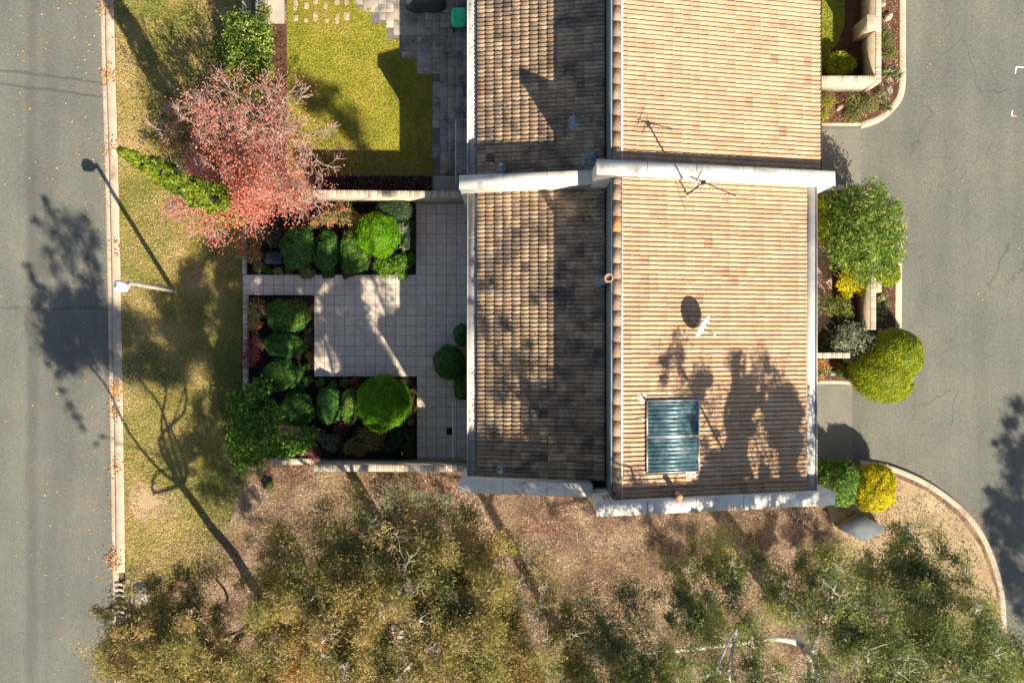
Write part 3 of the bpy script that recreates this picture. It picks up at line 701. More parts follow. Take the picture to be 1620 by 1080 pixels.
# roof fittings -------------------------------------------------------
def roofz(x):   # upper roof surface
    return 8.72-(x-3.2)*.318
def roofzw(x): return 4.90+(x+1.20)*(6.22-4.90)/4.38
def on_roof(px_, py_, f, add=.05):
    z = 6.0
    for _ in range(30):
        p = P(px_, py_, z); z = f(p.x)+add
    return P(px_, py_, z)
def flashing(parent, pxr, f, mat, name='flashing_tile'):
    a = on_roof(pxr[0], pxr[1], f, .085); b = on_roof(pxr[2], pxr[3], f, .085)
    m = MB(); nn = 8
    ys = [a.y+(b.y-a.y)*k/nn for k in range(nn+1)]
    vs = []
    for k, y in enumerate(ys):
        h = .018*abs(math.sin(k*math.pi/4)); vs += [(a.x,y,a.z+h),(b.x,y,b.z+h),(a.x,y,a.z-.06),(b.x,y,b.z-.06)]
    fs = []
    for k in range(nn):
        i = k*4; j = i+4; fs += [(i,j,j+1,i+1),(i,i+2,j+2,j),(i+1,j+1,j+3,i+3)]
    m.grid(vs, fs); return m.build(name, mat, parent)
def vent(parent, px_, py_, f, r, h, mat, name='vent_pipe', lean=(0,0)):
    p = on_roof(px_, py_, f, 0); m = MB()
    q = p + Vector((lean[0], lean[1], h)); m.tube([p, q], r, 12); m.tube([q-Vector((0,0,.05)), q+Vector((0,0,.02))], r*1.18, 12); return m.build(name, mat, parent)
flashing(upperhouse, (900,182,918,204), roofzw, M['lead'])
flashing(upperhouse, (920,242,946,262), roofzw, M['lead']); vent(upperhouse, 938, 247, roofzw, .10, .25, M['lead'])
flashing(upperhouse, (785,257,800,271), roofzw, M['lead']); vent(upperhouse, 793, 262, roofzw, .045, .3, M['white'])
flashing(lowerhouse, (786,734,800,751), roofzw, M['lead']); vent(lowerhouse, 793, 744, roofzw, .045, .45, M['white'])
flashing(lowerhouse, (941,434,958,454), roofzw, M['lead'])
flashing(lowerhouse, (1008,622,1023,638), roofz, M['silver']); flashing(lowerhouse, (1085,744,1101,757), roofz, M['silver'])
# chimney pot by the ridge
c = P(963,440,9.05); cb = Vector((c.x-.0, c.y, roofzw(c.x)))
m = MB(); zt = 9.05
cc = P(963,440,zt); m.tube([(cc.x-.0,cc.y,6.1),(cc.x,cc.y,zt-.25),(cc.x,cc.y,zt)], [.12,.12,.125], 16); f_ = m.build('flue', M['lead'], lowerhouse)
m = MB(); K = 16
for (ra, rb, za, zb) in ((.12,.14,zt-.05,zt+.12),(.14,.10,zt+.12,zt+.12),(.10,.09,zt+.12,zt-.05)):
    vs = [(cc.x+math.cos(2*math.pi*k/K)*ra, cc.y+math.sin(2*math.pi*k/K)*ra, za) for k in range(K)]+[(cc.x+math.cos(2*math.pi*k/K)*rb, cc.y+math.sin(2*math.pi*k/K)*rb, zb) for k in range(K)]
    m.grid(vs, [(k,(k+1)%K,K+(k+1)%K,K+k) for k in range(K)])
m.build('chimney_pot', M['terra'], f_)
# terracotta flue at the bottom parapet
vent(lowerhouse, 1069, 778, roofz, .085, .85, M['terra'], 'flue', (.0,-.05))
# small pipe hoops on parapet
m = MB()
for (a,b,c_,d_) in ((955,787,970,780),(961,786,972,781)):
    z = 8.9; p0 = P(a,b,z); p1 = P(a,d_,z); p2 = P(c_,d_,z)
    m.tube([p0+Vector((0,0,-.3)), p0+Vector((0,0,.3)), p1+Vector((.04,0,.33)), p2+Vector((0,0,.3)), p2+Vector((0.02,0,-.2))], .018, 6)
m.build('pipe_hoop', M['black'], lowerhouse)
# odd replaced tiles handled by tile colour; TV antenna
def antenna(px_, py_, h, label, boom_dir, blen, lean=(0,0)):
    b = on_roof(px_, py_, roofz, .03); r = empty('tv_antenna', b, label, 'antenna')
    m = MB(); top = b + Vector((lean[0], lean[1], h)); m.tube([b, top], .030, 8); m.build('mast', M['black'], r)
    d = Vector((boom_dir[0], boom_dir[1], 0)).normalized(); n_ = Vector((-d.y, d.x, 0))
    m = MB(); m.tube([top-d*blen*.3, top+d*blen*.7], .02, 6)
    m.build('boom', M['black'], r); m = MB()
    for k in range(13):
        q = top - d*blen*.3 + d*blen*k/12; w = .40-.022*k; m.tube([q-n_*w, q+n_*w], .006, 4)
    m.tube([top-d*.2+Vector((0,0,.16))-n_*.3, top-d*.2+Vector((0,0,.16))+n_*.3], .012, 5); m.tube([top-d*.2+Vector((0,0,-.16))-n_*.3, top-d*.2+Vector((0,0,-.16))+n_*.3], .012, 5)
    m.build('element', M['metal'], r); m = MB(); m.box(top.x-.06, top.y-.06, top.z-.14, top.x+.06, top.y+.06, top.z-.02); m.build('junction_box', M['black'], r)
    m = MB(); m.box(b.x-.09, b.y-.09, b.z-.02, b.x+.09, b.y+.09, b.z+.02); m.build('foot_plate', M['metal'], r)
    m = MB(); m.tube([b+Vector((-.4,.35,.12)), b.lerp(top,.5)], .009, 4); m.tube([b+Vector((-.1,-.5,.03)), b.lerp(top,.5)], .009, 4); m.build('stay', M['metal'], r)
antenna(1087, 308, 2.9, 'television antenna on a tall mast beside the sunlit white parapet', (1.0,-.43), 1.5, (.05,.0))
# satellite dish
b = on_roof(1127, 529, roofz, .03)
b = on_roof(1100, 512, roofz, .0)
r = empty('satellite_dish', b, 'oval satellite dish on a short bracket in the middle of the tiled roof', 'satellite dish')
top = b + Vector((.05,-.05,.62)); m = MB(); m.tube([b, b+Vector((.0,-.02,.35)), top], .025, 8)
for dx,dy in ((-.28,.28),(.25,.3)): m.tube([b+Vector((dx,dy,.03-dx*.3)), b+Vector((0,-.02,.4))], .012, 5)
m.build('mast', M['metal'], r)
ax = Vector((.80,-.52,.34)).normalized(); tx = Vector((0,0,1)).cross(ax).normalized(); ty = ax.cross(tx)
m = MB(); K, R_ = 28, 5; vs = []
for i in range(R_+1):
    t = i/R_
    for k in range(K):
        a = 2*math.pi*k/K; vs.append(top + tx*math.cos(a)*.40*t + ty*math.sin(a)*.43*t + ax*(.09*t*t+.03))
back = [v-ax*.012 for v in vs]
fs = []
for i in range(R_):
    for k in range(K): fs.append((i*K+k, (i+1)*K+k, (i+1)*K+(k+1)%K, i*K+(k+1)%K))
n0 = len(vs); fs2 = [tuple(n0+q for q in f[::-1]) for f in fs]; rim = [(R_*K+k, n0+R_*K+k, n0+R_*K+(k+1)%K, R_*K+(k+1)%K) for k in range(K)]
m.grid(vs+back, fs+fs2+rim); m.build('reflector', M['alum'], r, smooth=False)
m = MB(); q = top+ax*.52-ty*.12; m.tube([top-ty*.40+ax*.1, q], .012, 6); m.tube([top, top+ax*.03], .06, 8); m.build('feed_arm', M['black'], r)
m = MB(); m.tube([q-ax*.03, q+ax*.05], [.035,.04], 8); m.build('receiver', M['lampw'], r)
# solar collectors
def collector(pxr, label):
    a = on_roof(pxr[0], pxr[1], roofz, .20); bb = on_roof(pxr[2], pxr[3], roofz, .20)
    r = empty('solar_collector', ((a.x+bb.x)/2, (a.y+bb.y)/2, (a.z+bb.z)/2-.15), label, 'solar panel', 'solar water collectors on the tiled roof')
    m = MB(); xa, xb, ya, yb = a.x, bb.x, bb.y, a.y
    def sl(m, x0, x1, y0, y1, off, t, mm=0):
        slab(m, x0, roofz(x0)+off, x1, roofz(x1)+off, y0, y1, t, mm)
    sl(m, xa, xb, ya, ya+.045, .20, .12); sl(m, xa, xb, yb-.045, yb, .20, .12); sl(m, xa, xa+.045, ya+.046, yb-.046, .20, .12); sl(m, xb-.045, xb, ya+.046, yb-.046, .20, .12); m.build('frame', M['metal'], r)
    m = MB(); n = 8; 
    for k in range(n):
        y0 = ya+.046+(yb-ya-.092)*k/n; y1 = ya+.046+(yb-ya-.092)*(k+1)/n; e = .006 if k % 2 else 0
        sl(m, xa+.046, xb-.046, y0, y1, .165+e, .02)
        sl(m, xa+.046, xb-.046, y0+.003, y0+.02, .176, .012, 0)
    m.build('absorber', SOLAR, r)
    return r
n = NT('blue absorber'); v = obj_coord(n); n.b.inputs['Roughness'].default_value = .38; n.b.inputs['Metallic'].default_value = .25
n.l(n.ramp(n.noise(v, 3, 5, .7), [(.38, c3(.05,.12,.16)), (.55, c3(.11,.19,.21)), (.75, c3(.34,.40,.38))]), n.b.inputs['Base Color']); n.bump(n.noise(v, 2.5, 3), .4, .05); SOLAR = n.m  # pale end of the ramp paints a sky reflection into the absorber colour
collector((1023,633,1107,689), 'upper of the two flat solar water collectors, the one nearer the dish')
collector((1023,691.5,1107,746), 'lower of the two flat solar water collectors, nearer the tree side parapet')
m = MB(); p0 = on_roof(1018,628,roofz,.12); p1 = on_roof(1023,636,roofz,.2); m.tube([p0-Vector((0,0,.1)), p0+Vector((0,0,.12)), p1], .02, 6); m.build('collector_pipe', M['black'], lowerhouse)
m = MB(); p0 = on_roof(1007,662,roofz,.1); p1 = on_roof(1023,663,roofz,.2); m.tube([p0,p1], .018, 6); m.build('collector_strap', M['metal'], lowerhouse)

mb = MB(); n_ = 420; X = rng.uniform(-1.15, 3.1, n_); Y = rng.uniform(YS, YN+9, n_); mb.leaves(np.stack([X, Y, np.array([roofzw(x) for x in X])+.115], 1), .075, .025, np.tile([[-.3,0,1.]], (n_,1)), .2); tag(mb.build('roof_debris', G['lit']), kind='stuff')
mb = MB(); n_ = 260; X = rng.uniform(-1.5, -1.22, n_); Y = rng.uniform(YS, YN+9, n_); mb.leaves(np.stack([X, Y, np.full(n_, 4.835)], 1), .07, .03, np.tile([[0,0,1.]], (n_,1)), .3); tag(mb.build('gutter_leaves', G['litred']), kind='stuff')
mb = MB(); n_ = 160; X = rng.uniform(3.7, 9.8, n_); Y = rng.uniform(YS, YN+9, n_); mb.leaves(np.stack([X, Y, np.array([roofz(x) for x in X])+.10], 1), .07, .025, np.tile([[.3,0,1.]], (n_,1)), .2); tag(mb.build('roof_debris', G['lit']), kind='stuff')
# ------------------------------------------------------------------ objects
# clotheslines
def clothesline(pxr, z, label):
    a = P(pxr[0], pxr[1], z); b = P(pxr[2], pxr[3], z); r = empty('clothesline', ((a.x+b.x)/2, (a.y+b.y)/2, 0), label, 'clothesline', 'folding clotheslines on the house walls')
    m = MB(); x1 = -1.51
    m.tube([(x1,a.y,z),(a.x,a.y,z),(a.x,b.y,z),(x1,b.y,z)], .020, 8)
    m.build('frame', M['alum'], r); m = MB()
    for k in range(6):
        x = a.x+.09+(b.x-a.x-.1)*k/5; m.tube([(x,a.y,z),(x,b.y,z)], .006, 4)
    m.build('line', M['alum'], r); m = MB()
    for yy in (a.y-.06, b.y+.06):
        m = MB(); m.box(-1.503-.03, yy-.05, z-.18, -1.503, yy+.05, z+.05); m.tube([(x1-.02,yy,z-.17),((a.x+x1)/2,yy,z-.02)], .012, 5); m.build('bracket', M['alum'], r)
clothesline((721,189,742,290), 1.7, 'wall clothesline above the grey side path of the neighbouring house')
clothesline((716.5,634,739,727), 1.7, 'wall clothesline above the paved courtyard near the small floor drain')
m = MB(); c = P(711,682); m.box(c.x-.11,c.y-.14,.012,c.x+.11,c.y+.14,.024,.5,0)
for k in range(5): m.box(c.x-.10, c.y-.12+k*.055, .024, c.x+.10, c.y-.10+k*.055, .030, .5, 1)
tag(m.build('floor_drain', [M['dirtyblack'], M['black']], None, (c.x,c.y,0)), 'small black square floor drain in the courtyard paving', 'drain')
# bin
c = P(726,27,1.0); r = empty('wheelie_bin', (c.x,c.y,0), 'green lidded wheelie bin standing on grey flagstones by the upper house', 'bin')
m = MB(); vs = []
for z, hx, hy in ((.06,.20,.24),(.95,.28,.33)):
    vs += [(c.x-hx,c.y-hy,z),(c.x+hx,c.y-hy,z),(c.x+hx,c.y+hy,z),(c.x-hx,c.y+hy,z)]
m.grid(vs, [(3,2,1,0),(4,5,6,7),(0,1,5,4),(1,2,6,5),(2,3,7,6),(3,0,4,7)]); m.build('bin_body', M['green'], r)
m = MB(); vs = []
for z, e in ((.95,0),(.99,0),(1.03,.03),(1.05,.09)):
    hx, hy = .30-e, .36-e
    for k in range(24):
        a = 2*math.pi*k/24; cx_, sy_ = math.cos(a), math.sin(a); f4 = (abs(cx_)**5+abs(sy_)**5)**(-1/5)
        vs.append((c.x+hx*cx_*f4, c.y+hy*sy_*f4, z))
fs = []
for i in range(3):
    for k in range(24): fs.append((i*24+k, i*24+(k+1)%24, (i+1)*24+(k+1)%24, (i+1)*24+k))
fs.append(tuple(72+k for k in range(24))); m.grid(vs, fs)
m.box(c.x-.18, c.y-.2, 1.048, c.x-.15, c.y+.24, 1.062); m.box(c.x+.15, c.y-.2, 1.048, c.x+.18, c.y+.24, 1.062)
lid = m.build('lid', M['green'], r)
m = MB(); m.tube([(c.x-.24,c.y-.38,.96),(c.x-.24,c.y-.43,.98),(c.x+.24,c.y-.43,.98),(c.x+.24,c.y-.38,.96)], .018, 6); m.build('handle', M['black'], lid)
for s in (-1,1):
    m = MB(); m.tube([(c.x+s*.22,c.y-.27,.10),(c.x+s*.27,c.y-.27,.10)], .10, 14); m.build('wheel', M['black'], r)
# covered barbecue (top edge)
c = P(672,-14,.9); r = empty('covered_barbecue', (c.x,c.y,0), 'barbecue under a dark weather cover on the flagstones at the top edge', 'barbecue')
m = MB(); vs = []; K = 36; prof = ((0.02,.80,.60),(.35,.78,.57),(.85,.74,.52),(1.0,.66,.44),(1.12,.45,.28),(1.16,.15,.1))
for z, hx, hy in prof:
    for k in range(K):
        a = 2*math.pi*k/K; f4 = (abs(math.cos(a))**5+abs(math.sin(a))**5)**(-1/5); w = 1+.035*math.sin(a*9)*(1-z/1.2)+.02*math.sin(a*5+z*4)
        vs.append((c.x+hx*math.cos(a)*f4*w, c.y+hy*math.sin(a)*f4*w, z))
fs = []
for i in range(len(prof)-1):
    for k in range(K): fs.append((i*K+k, i*K+(k+1)%K, (i+1)*K+(k+1)%K, (i+1)*K+k))
fs.append(tuple((len(prof)-1)*K+k for k in range(K))); m.grid(vs, fs); m.build('cover', M['cover'], r, smooth=True)
for sx in (-1,1):
    m = MB(); m.tube([(c.x+sx*.5,c.y-.56,.05),(c.x+sx*.5,c.y-.50,.05)], .05, 10); m.build('wheel', M['black'], r)
# dark storage tub in the bed
c = P(433,408,.5); r = empty('storage_tub', (c.x,c.y,0), 'dark blue black ribbed tub standing in the bed beside the clipped mounds', 'tub')
m = MB(); m.box(c.x-.33,c.y-.22,0,c.x+.33,c.y+.22,.42,.5,0,.03); m.build('tub_body', M['navy'], r)
m = MB(); vs=[]; K=24
for z,e in ((.42,0),(.47,0),(.53,.05),(.55,.12)):
    for k in range(K):
        a=2*math.pi*k/K; f4=(abs(math.cos(a))**5+abs(math.sin(a))**5)**(-1/5); vs.append((c.x+(.37-e)*math.cos(a)*f4,c.y+(.26-e)*math.sin(a)*f4,z))
m.grid(vs,[(i*K+k,i*K+(k+1)%K,(i+1)*K+(k+1)%K,(i+1)*K+k) for i in range(3) for k in range(K)]+[tuple(3*K+k for k in range(K))])
for k in range(-2,3): m.box(c.x+k*.1-.012,c.y-.13,.549,c.x+k*.1+.012,c.y+.13,.565)
m.build('lid', M['navy'], r)
# street lamp
b = P(274,458.5); r = empty('street_lamp', b, 'white headed street lamp on a plain pole in the verge by the kerb', 'street lamp')
tz = 5.25; tp = P(204,455.5,tz)
m = MB(); m.tube([b, Vector((b.x, b.y, 2.6)), Vector((b.x-.01,b.y,tz-.12)), Vector((tp.x-.05,tp.y,tz))], [.10,.088,.075,.05], 12); m.build('pole', M['pole'], r)
m = MB(); m.tube([b+Vector((0,0,-.02)), b+Vector((0,0,.03))], .14, 12); m.build('base_plate', M['metal'], r)
m = MB(); out = [(204,455),(199,447),(191,443),(183,443),(180,449),(180,456),(181,461),(190,462),(199,462)]
pts = [P(a,b_,tz) for a,b_ in out]; n = len(pts); cen = sum(pts, Vector())/n
vs = [p+Vector((0,0,-.09)) for p in pts]+[p+Vector((0,0,.02)) for p in pts]+[p.lerp(cen,.25)+Vector((0,0,.08)) for p in pts]+[p.lerp(cen,.6)+Vector((0,0,.11)) for p in pts]
fs = [(i*n+k, i*n+(k+1)%n, (i+1)*n+(k+1)%n, (i+1)*n+k) for i in range(3) for k in range(n)]+[tuple(3*n+k for k in range(n))]
m.grid(vs, [f[::-1] for f in fs]); hd = m.build('lamp_head', M['lampw'], r)
m = MB(); m.grid([p.lerp(cen,.12)+Vector((0,0,-.10)) for p in pts]+[p.lerp(cen,.45)+Vector((0,0,-.17)) for p in pts], [(k,(k+1)%n,n+(k+1)%n,n+k) for k in range(n)]+[tuple(n+k for k in range(n))]); m.build('lens', M['glassd'], hd)
q = P(185,452,tz); m = MB(); m.tube([q+Vector((-.02,-.06,.11)), q+Vector((.02,.06,.115))], .02, 6); m.build('sensor', M['black'], hd)
# storm drain
c = P(190,942); r = empty('storm_drain', (c.x,c.y,0), 'barred kerb inlet with concrete pit lid near the street gum', 'storm drain')
m = MB(); a, b = P(180,916), P(199.5,976)
m.box(a.x, b.y, -.30, b.x, a.y, -.142); m.build('inlet_pit', M['gap'], r)
for k in range(7):
    y = a.y-.10-k*.215; m = MB(); vs = [(a.x,y,-.141),(a.x,y-.11,-.141),(b.x,y-.10,.0),(b.x,y-.21,.0)]
    m.grid([vs[0],vs[1],vs[3],vs[2]]+[(x,yy,z+.03) for x,yy,z in (vs[0],vs[1],vs[3],vs[2])], [(3,2,1,0),(4,5,6,7),(0,1,5,4),(1,2,6,5),(2,3,7,6),(3,0,4,7)][0:6]); m.build('bar', M['kerb'], r)
m = MB(); a, b = P(200,915), P(206,977); m.box(a.x, b.y, -.1, b.x, a.y, .05, .5, 0, .01); m.build('lintel', M['concrete'], r)
m = MB(); a, b = P(207.5,918), P(241,972); m.box(a.x, b.y, -.1, b.x, a.y, .035, .5, 0, .01); m.box(a.x+.08,b.y+.08,.035,b.x-.08,a.y-.08,.041); m.build('pit_lid', M['concrete'], r)
# utility cabinet
def quadbox(mb, pts, z0, z1, m=0):
    lo = [Vector((p.x,p.y,z0)) for p in pts]; hi = [Vector((p.x,p.y,z1)) for p in pts]
    mb.grid(lo+hi, [(3,2,1,0),(4,5,6,7),(0,1,5,4),(1,2,6,5),(2,3,7,6),(3,0,4,7)], .5, m)
q = [P(1326,836,.7),P(1368,857,.7),P(1403,836,.7),P(1361,811,.7)]; c = sum(q, Vector())/4
r = empty('utility_cabinet', (c.x,c.y,0), 'low grey lidded utility cabinet in the dirt below the golden bush', 'cabinet')
m = MB(); quadbox(m, [p.lerp(c,.06) for p in q], -.02, .66); m.build('cabinet_body', M['cabinet_side'], r)
m = MB(); quadbox(m, q, .66, .71); m.build('lid', M['cabinet'], r)
# stepping stones
k0 = None; st = [(467,8,8,18),(485,9,8,12),(499,2,8,10),(515,9,7,12),(533,4,8,10),(548,4,8,9),(468,29,8,11),(484,32,7,7),(499,26,8,16),(517,33,7,7),(533,30,6,17),(548,26,9,14)]
ref = None
for i, (a, b, w_, h_) in enumerate(st):
    c = P(a, b); hw = w_/80; hh = h_/80
    K = 14; vs = []
    for z, e in ((0,0),(.028,0),(.034,.012)):
        for k in range(K):
            an = 2*math.pi*k/K; f4 = (abs(math.cos(an))**4+abs(math.sin(an))**4)**(-1/4); j = 1+.06*math.sin(k*2.3+i)
            vs.append((c.x+(hw-e)*math.cos(an)*f4*j, c.y+(hh-e)*math.sin(an)*f4*j, z))
    m = MB(); m.grid(vs, [(q_*K+k,q_*K+(k+1)%K,(q_+1)*K+(k+1)%K,(q_+1)*K+k) for q_ in range(2) for k in range(K)]+[tuple(2*K+k for k in range(K))])
    tag(m.build('stepping_stone', M['stone'], None, (c.x,c.y,0)), ('%s stepping stone from the left in the %s row of the neighbouring lawn' % (('first','second','third','fourth','fifth','sixth')[i % 6], 'upper' if i < 6 else 'lower')), 'stepping stone', 'stepping stones in the neighbouring lawn')
# rocks
def rock(px_, py_, rx, ry, h, label, mat='stone', seed=0):
    c = P(px_, py_); me = bpy.data.meshes.new('rock'); bm = bmesh.new(); bmesh.ops.create_icosphere(bm, subdivisions=3, radius=1)
    for v in bm.verts:
        d = 1+.35*noise.noise(v.co*1.3+Vector((seed*9.1,0,0)))+.12*noise.noise(v.co*4+Vector((seed*5,2,0)))
        v.co = Vector((v.co.x*rx*d, v.co.y*ry*d, max(-.05, v.co.z*h*d)))
    bm.to_mesh(me); bm.free(); me.materials.append(M[mat]); o = bpy.data.objects.new('rock', me); COL.objects.link(o); o.location = (c.x,c.y,0); o.rotation_euler.z = seed*1.3
    tag(o, label, 'rock')
rock(1396,6,.16,.13,.2,'pale boulder at the top edge beside the driveway kerb',seed=1)
rock(1405,27,.15,.2,.22,'tan oval boulder between the tall brick wall and the kerb',seed=2)
rock(1328,171,.17,.10,.16,'pale rock among low shrubs in front of the sunlit wall',seed=3)
rock(1405,141,.22,.12,.25,'grey rock among the strappy plants at the kerb curve','greystone',4)
rock(1317,590,.13,.10,.15,'grey rock beside the red ground cover','greystone',5)
rock(1393,528,.2,.14,.15,'dark rock partly under the yellow green mound','greystone',6)
# diamond stone planter
c = P(1310,516); m = MB(); q = [c+Vector(v) for v in ((-.27,0,0),(0,-.27,0),(.27,0,0),(0,.27,0))]
quadbox(m, q, 0, .30); qi = [c.lerp(p,.68) for p in q]; quadbox(m, qi, .301, .305, 1)
tag(m.build('stone_planter', [M['greystone'], M['black']], None, (c.x,c.y,0)), 'small diamond shaped stone planter in the shaded entry beside the lower house', 'planter')
# wire fence
a = P(397,-20); r = empty('wire_fence', P(398,70), 'thin wire mesh fence running through the leafy hedge', 'fence')
for k in range(4):
    p = P(397.5+k*.6, 20+k*43); m = MB(); m.tube([p, p+Vector((0,0,1.5))], .025, 6); m.build('post', M['metal'], r)
m = MB(); p0 = P(397.2,-5); p1 = P(399.5,152)
for z in (.1,.5,.9,1.25,1.5): m.tube([p0+Vector((0,0,z)), p1+Vector((0,0,z))], .012, 4)
m.build('wire', M['metal'], r)
# hose reel / round pipe by gutter
p = P(738,329); m = MB(); m.tube([(-1.62,p.y,0.9),(-1.505,p.y,.9)], .16, 16)
tag(m.build('wall_hose_reel', M['lead'], None, (-1.56,p.y,0)), 'blue hose reel on the house wall at the end of the tall cream wall', 'hose reel')

# ------------------------------------------------------------------ plants
def topiary(name, px_, py_, rxp, ryp, h, leaf, label, cat='shrub', dens=1.0, z0=.0, lump=.08, group=None, sq=2.0, lsize=.055, seed=None, flatbot=.25):
    """clipped mound: lumpy core densely shelled with small leaves"""
    sd = seed if seed is not None else random.random()*100
    zc = z0 + h*.5; k = (H-zc)/1800; c = P(px_, py_, zc); rx, ry = rxp*k, ryp*k; rz = h*.5
    def rad(d):
        return 1 + (lump+.03)*noise.noise(d*1.6+Vector((sd,0,0)))*1.7 + (lump*.6+.03)*noise.noise(d*5+Vector((0,sd,0)))
    def pt(d, s=1.0):
        q = rad(d)*s
        sup = (abs(d.x)**sq+abs(d.y)**sq)**(-1/sq)*math.hypot(d.x,d.y) if sq != 2 and math.hypot(d.x,d.y) > 1e-6 else 1
        zz = d.z
        return Vector((c.x+rx*d.x*q*sup, c.y+ry*d.y*q*sup, max(z0+.01, zc + rz*math.copysign(abs(zz)**.85, zz)*q)))
    m = MB(); U, V = 30, 16; vs = []
    for i in range(V+1):
        th = math.pi*i/V
        for j in range(U):
            ph = 2*math.pi*j/U; vs.append(pt(Vector((math.sin(th)*math.cos(ph), math.sin(th)*math.sin(ph), math.cos(th))), .955))
    fs = [(i*U+j, (i+1)*U+j, (i+1)*U+(j+1)%U, i*U+(j+1)%U) for i in range(V) for j in range(U)]
    m.grid(vs, fs, .12)
    area = math.pi*rx*ry*2.2 + math.pi*(rx+ry)*h*.8
    n = int(area*900*dens)
    D = rng.normal(size=(n,3)); D /= np.linalg.norm(D, axis=1, keepdims=True); D[:,2] = np.where(D[:,2] < -.3, -D[:,2], D[:,2])
    C = np.array([pt(Vector(d), .99+random.uniform(-.045,.04)+(random.uniform(0,.09) if random.random()<.10 else 0)) for d in D])
    q = np.array([noise.noise(Vector(p)*3.3+Vector((sd,0,0)))+.7*noise.noise(Vector(p)*9+Vector((sd,0,0))) for p in C])
    kp_ = q > -.62; C, D, q = C[kp_], D[kp_], q[kp_]; n = len(C)
    m.leaves(C, lsize, lsize*.55, D*1.2, .75, None, np.clip(rng.beta(2,2.2,n)+q*.5, 0, 1))
    return tag(m.build(name, G[leaf], None, (c.x,c.y,z0)), label, cat, group)
def bush(name, blobs, leaf, label, cat='shrub', n=900, L=.10, Wd=.045, stem='bark_g', z0=0, group=None, up=.4, A=None):
    """loose bush: blobs = (px,py,z,rpx,rz,count factor)"""
    m = MB(); b0 = blobs[0]; base = P(b0[0], b0[1], 0)
    cx = sum(P(b[0],b[1],b[2]).x for b in blobs)/len(blobs); cy_ = sum(P(b[0],b[1],b[2]).y for b in blobs)/len(blobs); base = Vector((cx,cy_,z0))
    for b in blobs:
        k = (H-b[2])/1800; c = P(b[0],b[1],b[2]); r = b[3]*k; rz = b[4]; rough_ = .8 if name in ('leafy_tree', 'leafy_hedge', 'camellia') else .5
        nn = int(n*(b[5] if len(b) > 5 else 1))
        D = rng.normal(size=(nn,3)); D /= np.linalg.norm(D, axis=1, keepdims=True)
        rr = rng.uniform(.25, 1.0, (nn,1))**.55
        sd = random.random()*50
        lum = np.array([1+rough_*noise.noise(Vector(d)*2.6+Vector((sd,0,0))) for d in D])[:,None]
        C = np.array(c)[None] + D*rr*lum*np.array([r,r,rz]); C[:,2] = np.maximum(C[:,2], z0+.03)
        q = np.array([noise.noise(Vector(p)*3+Vector((sd,5,0))) for p in C])
        m.leaves(C, L, Wd, D*.8+np.array([0,0,up]), .8, A, np.clip(rng.beta(2,2,nn)+q*.5+(rr[:,0]-.7)*.25, 0, 1), 0)
        for k_ in range(7):
            e = c + Vector(D[k_ % nn])*r*.7; e.z = max(e.z, z0+.1)
            m.tube([base+Vector((random.uniform(-.05,.05),random.uniform(-.05,.05),0)), base.lerp(e,.5)+Vector((0,0,.05)), e], [.018,.012,.006], 4, .5, 1, False)
    return tag(m.build(name, [G[leaf], M[stem]], None, base), label, cat, group)
def strappy(px_, py_, r, h, n, label, leaf='strap', wid=.028):
    c = P(px_, py_); m = MB()
    for i in range(n):
        a = random.uniform(0, 2*math.pi); L = r*random.uniform(.5,1.1); hh = h*random.uniform(.6,1.1); d = Vector((math.cos(a), math.sin(a), 0)); s = Vector((-d.y,d.x,0))*wid/2; rr = random.random()
        ps = [c+d*L*t+Vector((0,0,hh*(4*t*(1-t)*.7+.35*t)+.02)) for t in (.03,.3,.6,.85,1)]; ws = [1,1.1,.9,.5,.08]
        for k in range(4): m.face([ps[k]-s*ws[k], ps[k+1]-s*ws[k+1], ps[k+1]+s*ws[k+1], ps[k]+s*ws[k]], rr)
    return tag(m.build('strappy_plant', G[leaf], None, (c.x,c.y,0)), label, 'plant')
T = topiary
# courtyard north bed
T('clipped_tree', 599,370,34,35,1.75,'topbright','bright green clipped ball tree beside the paving in the north bed', 'topiary', lump=.06, lsize=.05)
T('clipped_shrub', 474,391,26,34,1.15,'topdark','dark clipped mound next to the blue black tub', lump=.12)
T('clipped_shrub', 518,396,20,32,1.1,'topdark','narrow dark clipped mound in the middle of the north bed row', lump=.12)
T('clipped_shrub', 562,399,26,34,1.1,'topmid','clipped mound with pale tips touching the bright ball tree', lump=.12)
T('clipped_hedge', 625,335,30,18,1.2,'darkplant','dark square clipped hedge against the tall cream brick wall', sq=4, lump=.1)
T('clipped_hedge', 646,372,11,28,.9,'darkplant','narrow dark hedge at the paving edge right of the bright ball tree', sq=4, lump=.18)
bush('pale_shrub', [(634,362,.9,10,.3),(640,390,.7,7,.25,.5)], 'greygreen', 'pale dry tipped shrub right of the bright ball tree', n=500, L=.07)
bush('leafy_plant', [(607,421,.45,17,.25),(628,418,.5,14,.25),(642,412,.45,14,.25),(636,432,.35,10,.2,.6)], 'limeleaf', 'fresh light green leafy clump spilling onto the paving', 'plant', n=1100, L=.075, Wd=.05)
bush('nandina', [(543,338,.8,21,.3),(518,345,.7,15,.3,.9),(562,350,.6,13,.25,.7),(500,352,.5,10,.25,.5)], 'nand', 'red and cream nandina behind the narrow dark mound', n=850, L=.07, Wd=.03)
bush('nandina', [(392,385,.8,22,.35),(378,398,.6,14,.3,.6),(402,405,.6,15,.3,.7)], 'nand', 'large nandina with red tips overhanging the verge by the entry path', n=900, L=.07, Wd=.03)
bush('spiky_shrub', [(432,372,.6,20,.3),(412,362,.6,14,.3,.6)], 'darkplant', 'dark twiggy shrub above the blue black tub', n=420, L=.14, Wd=.018)
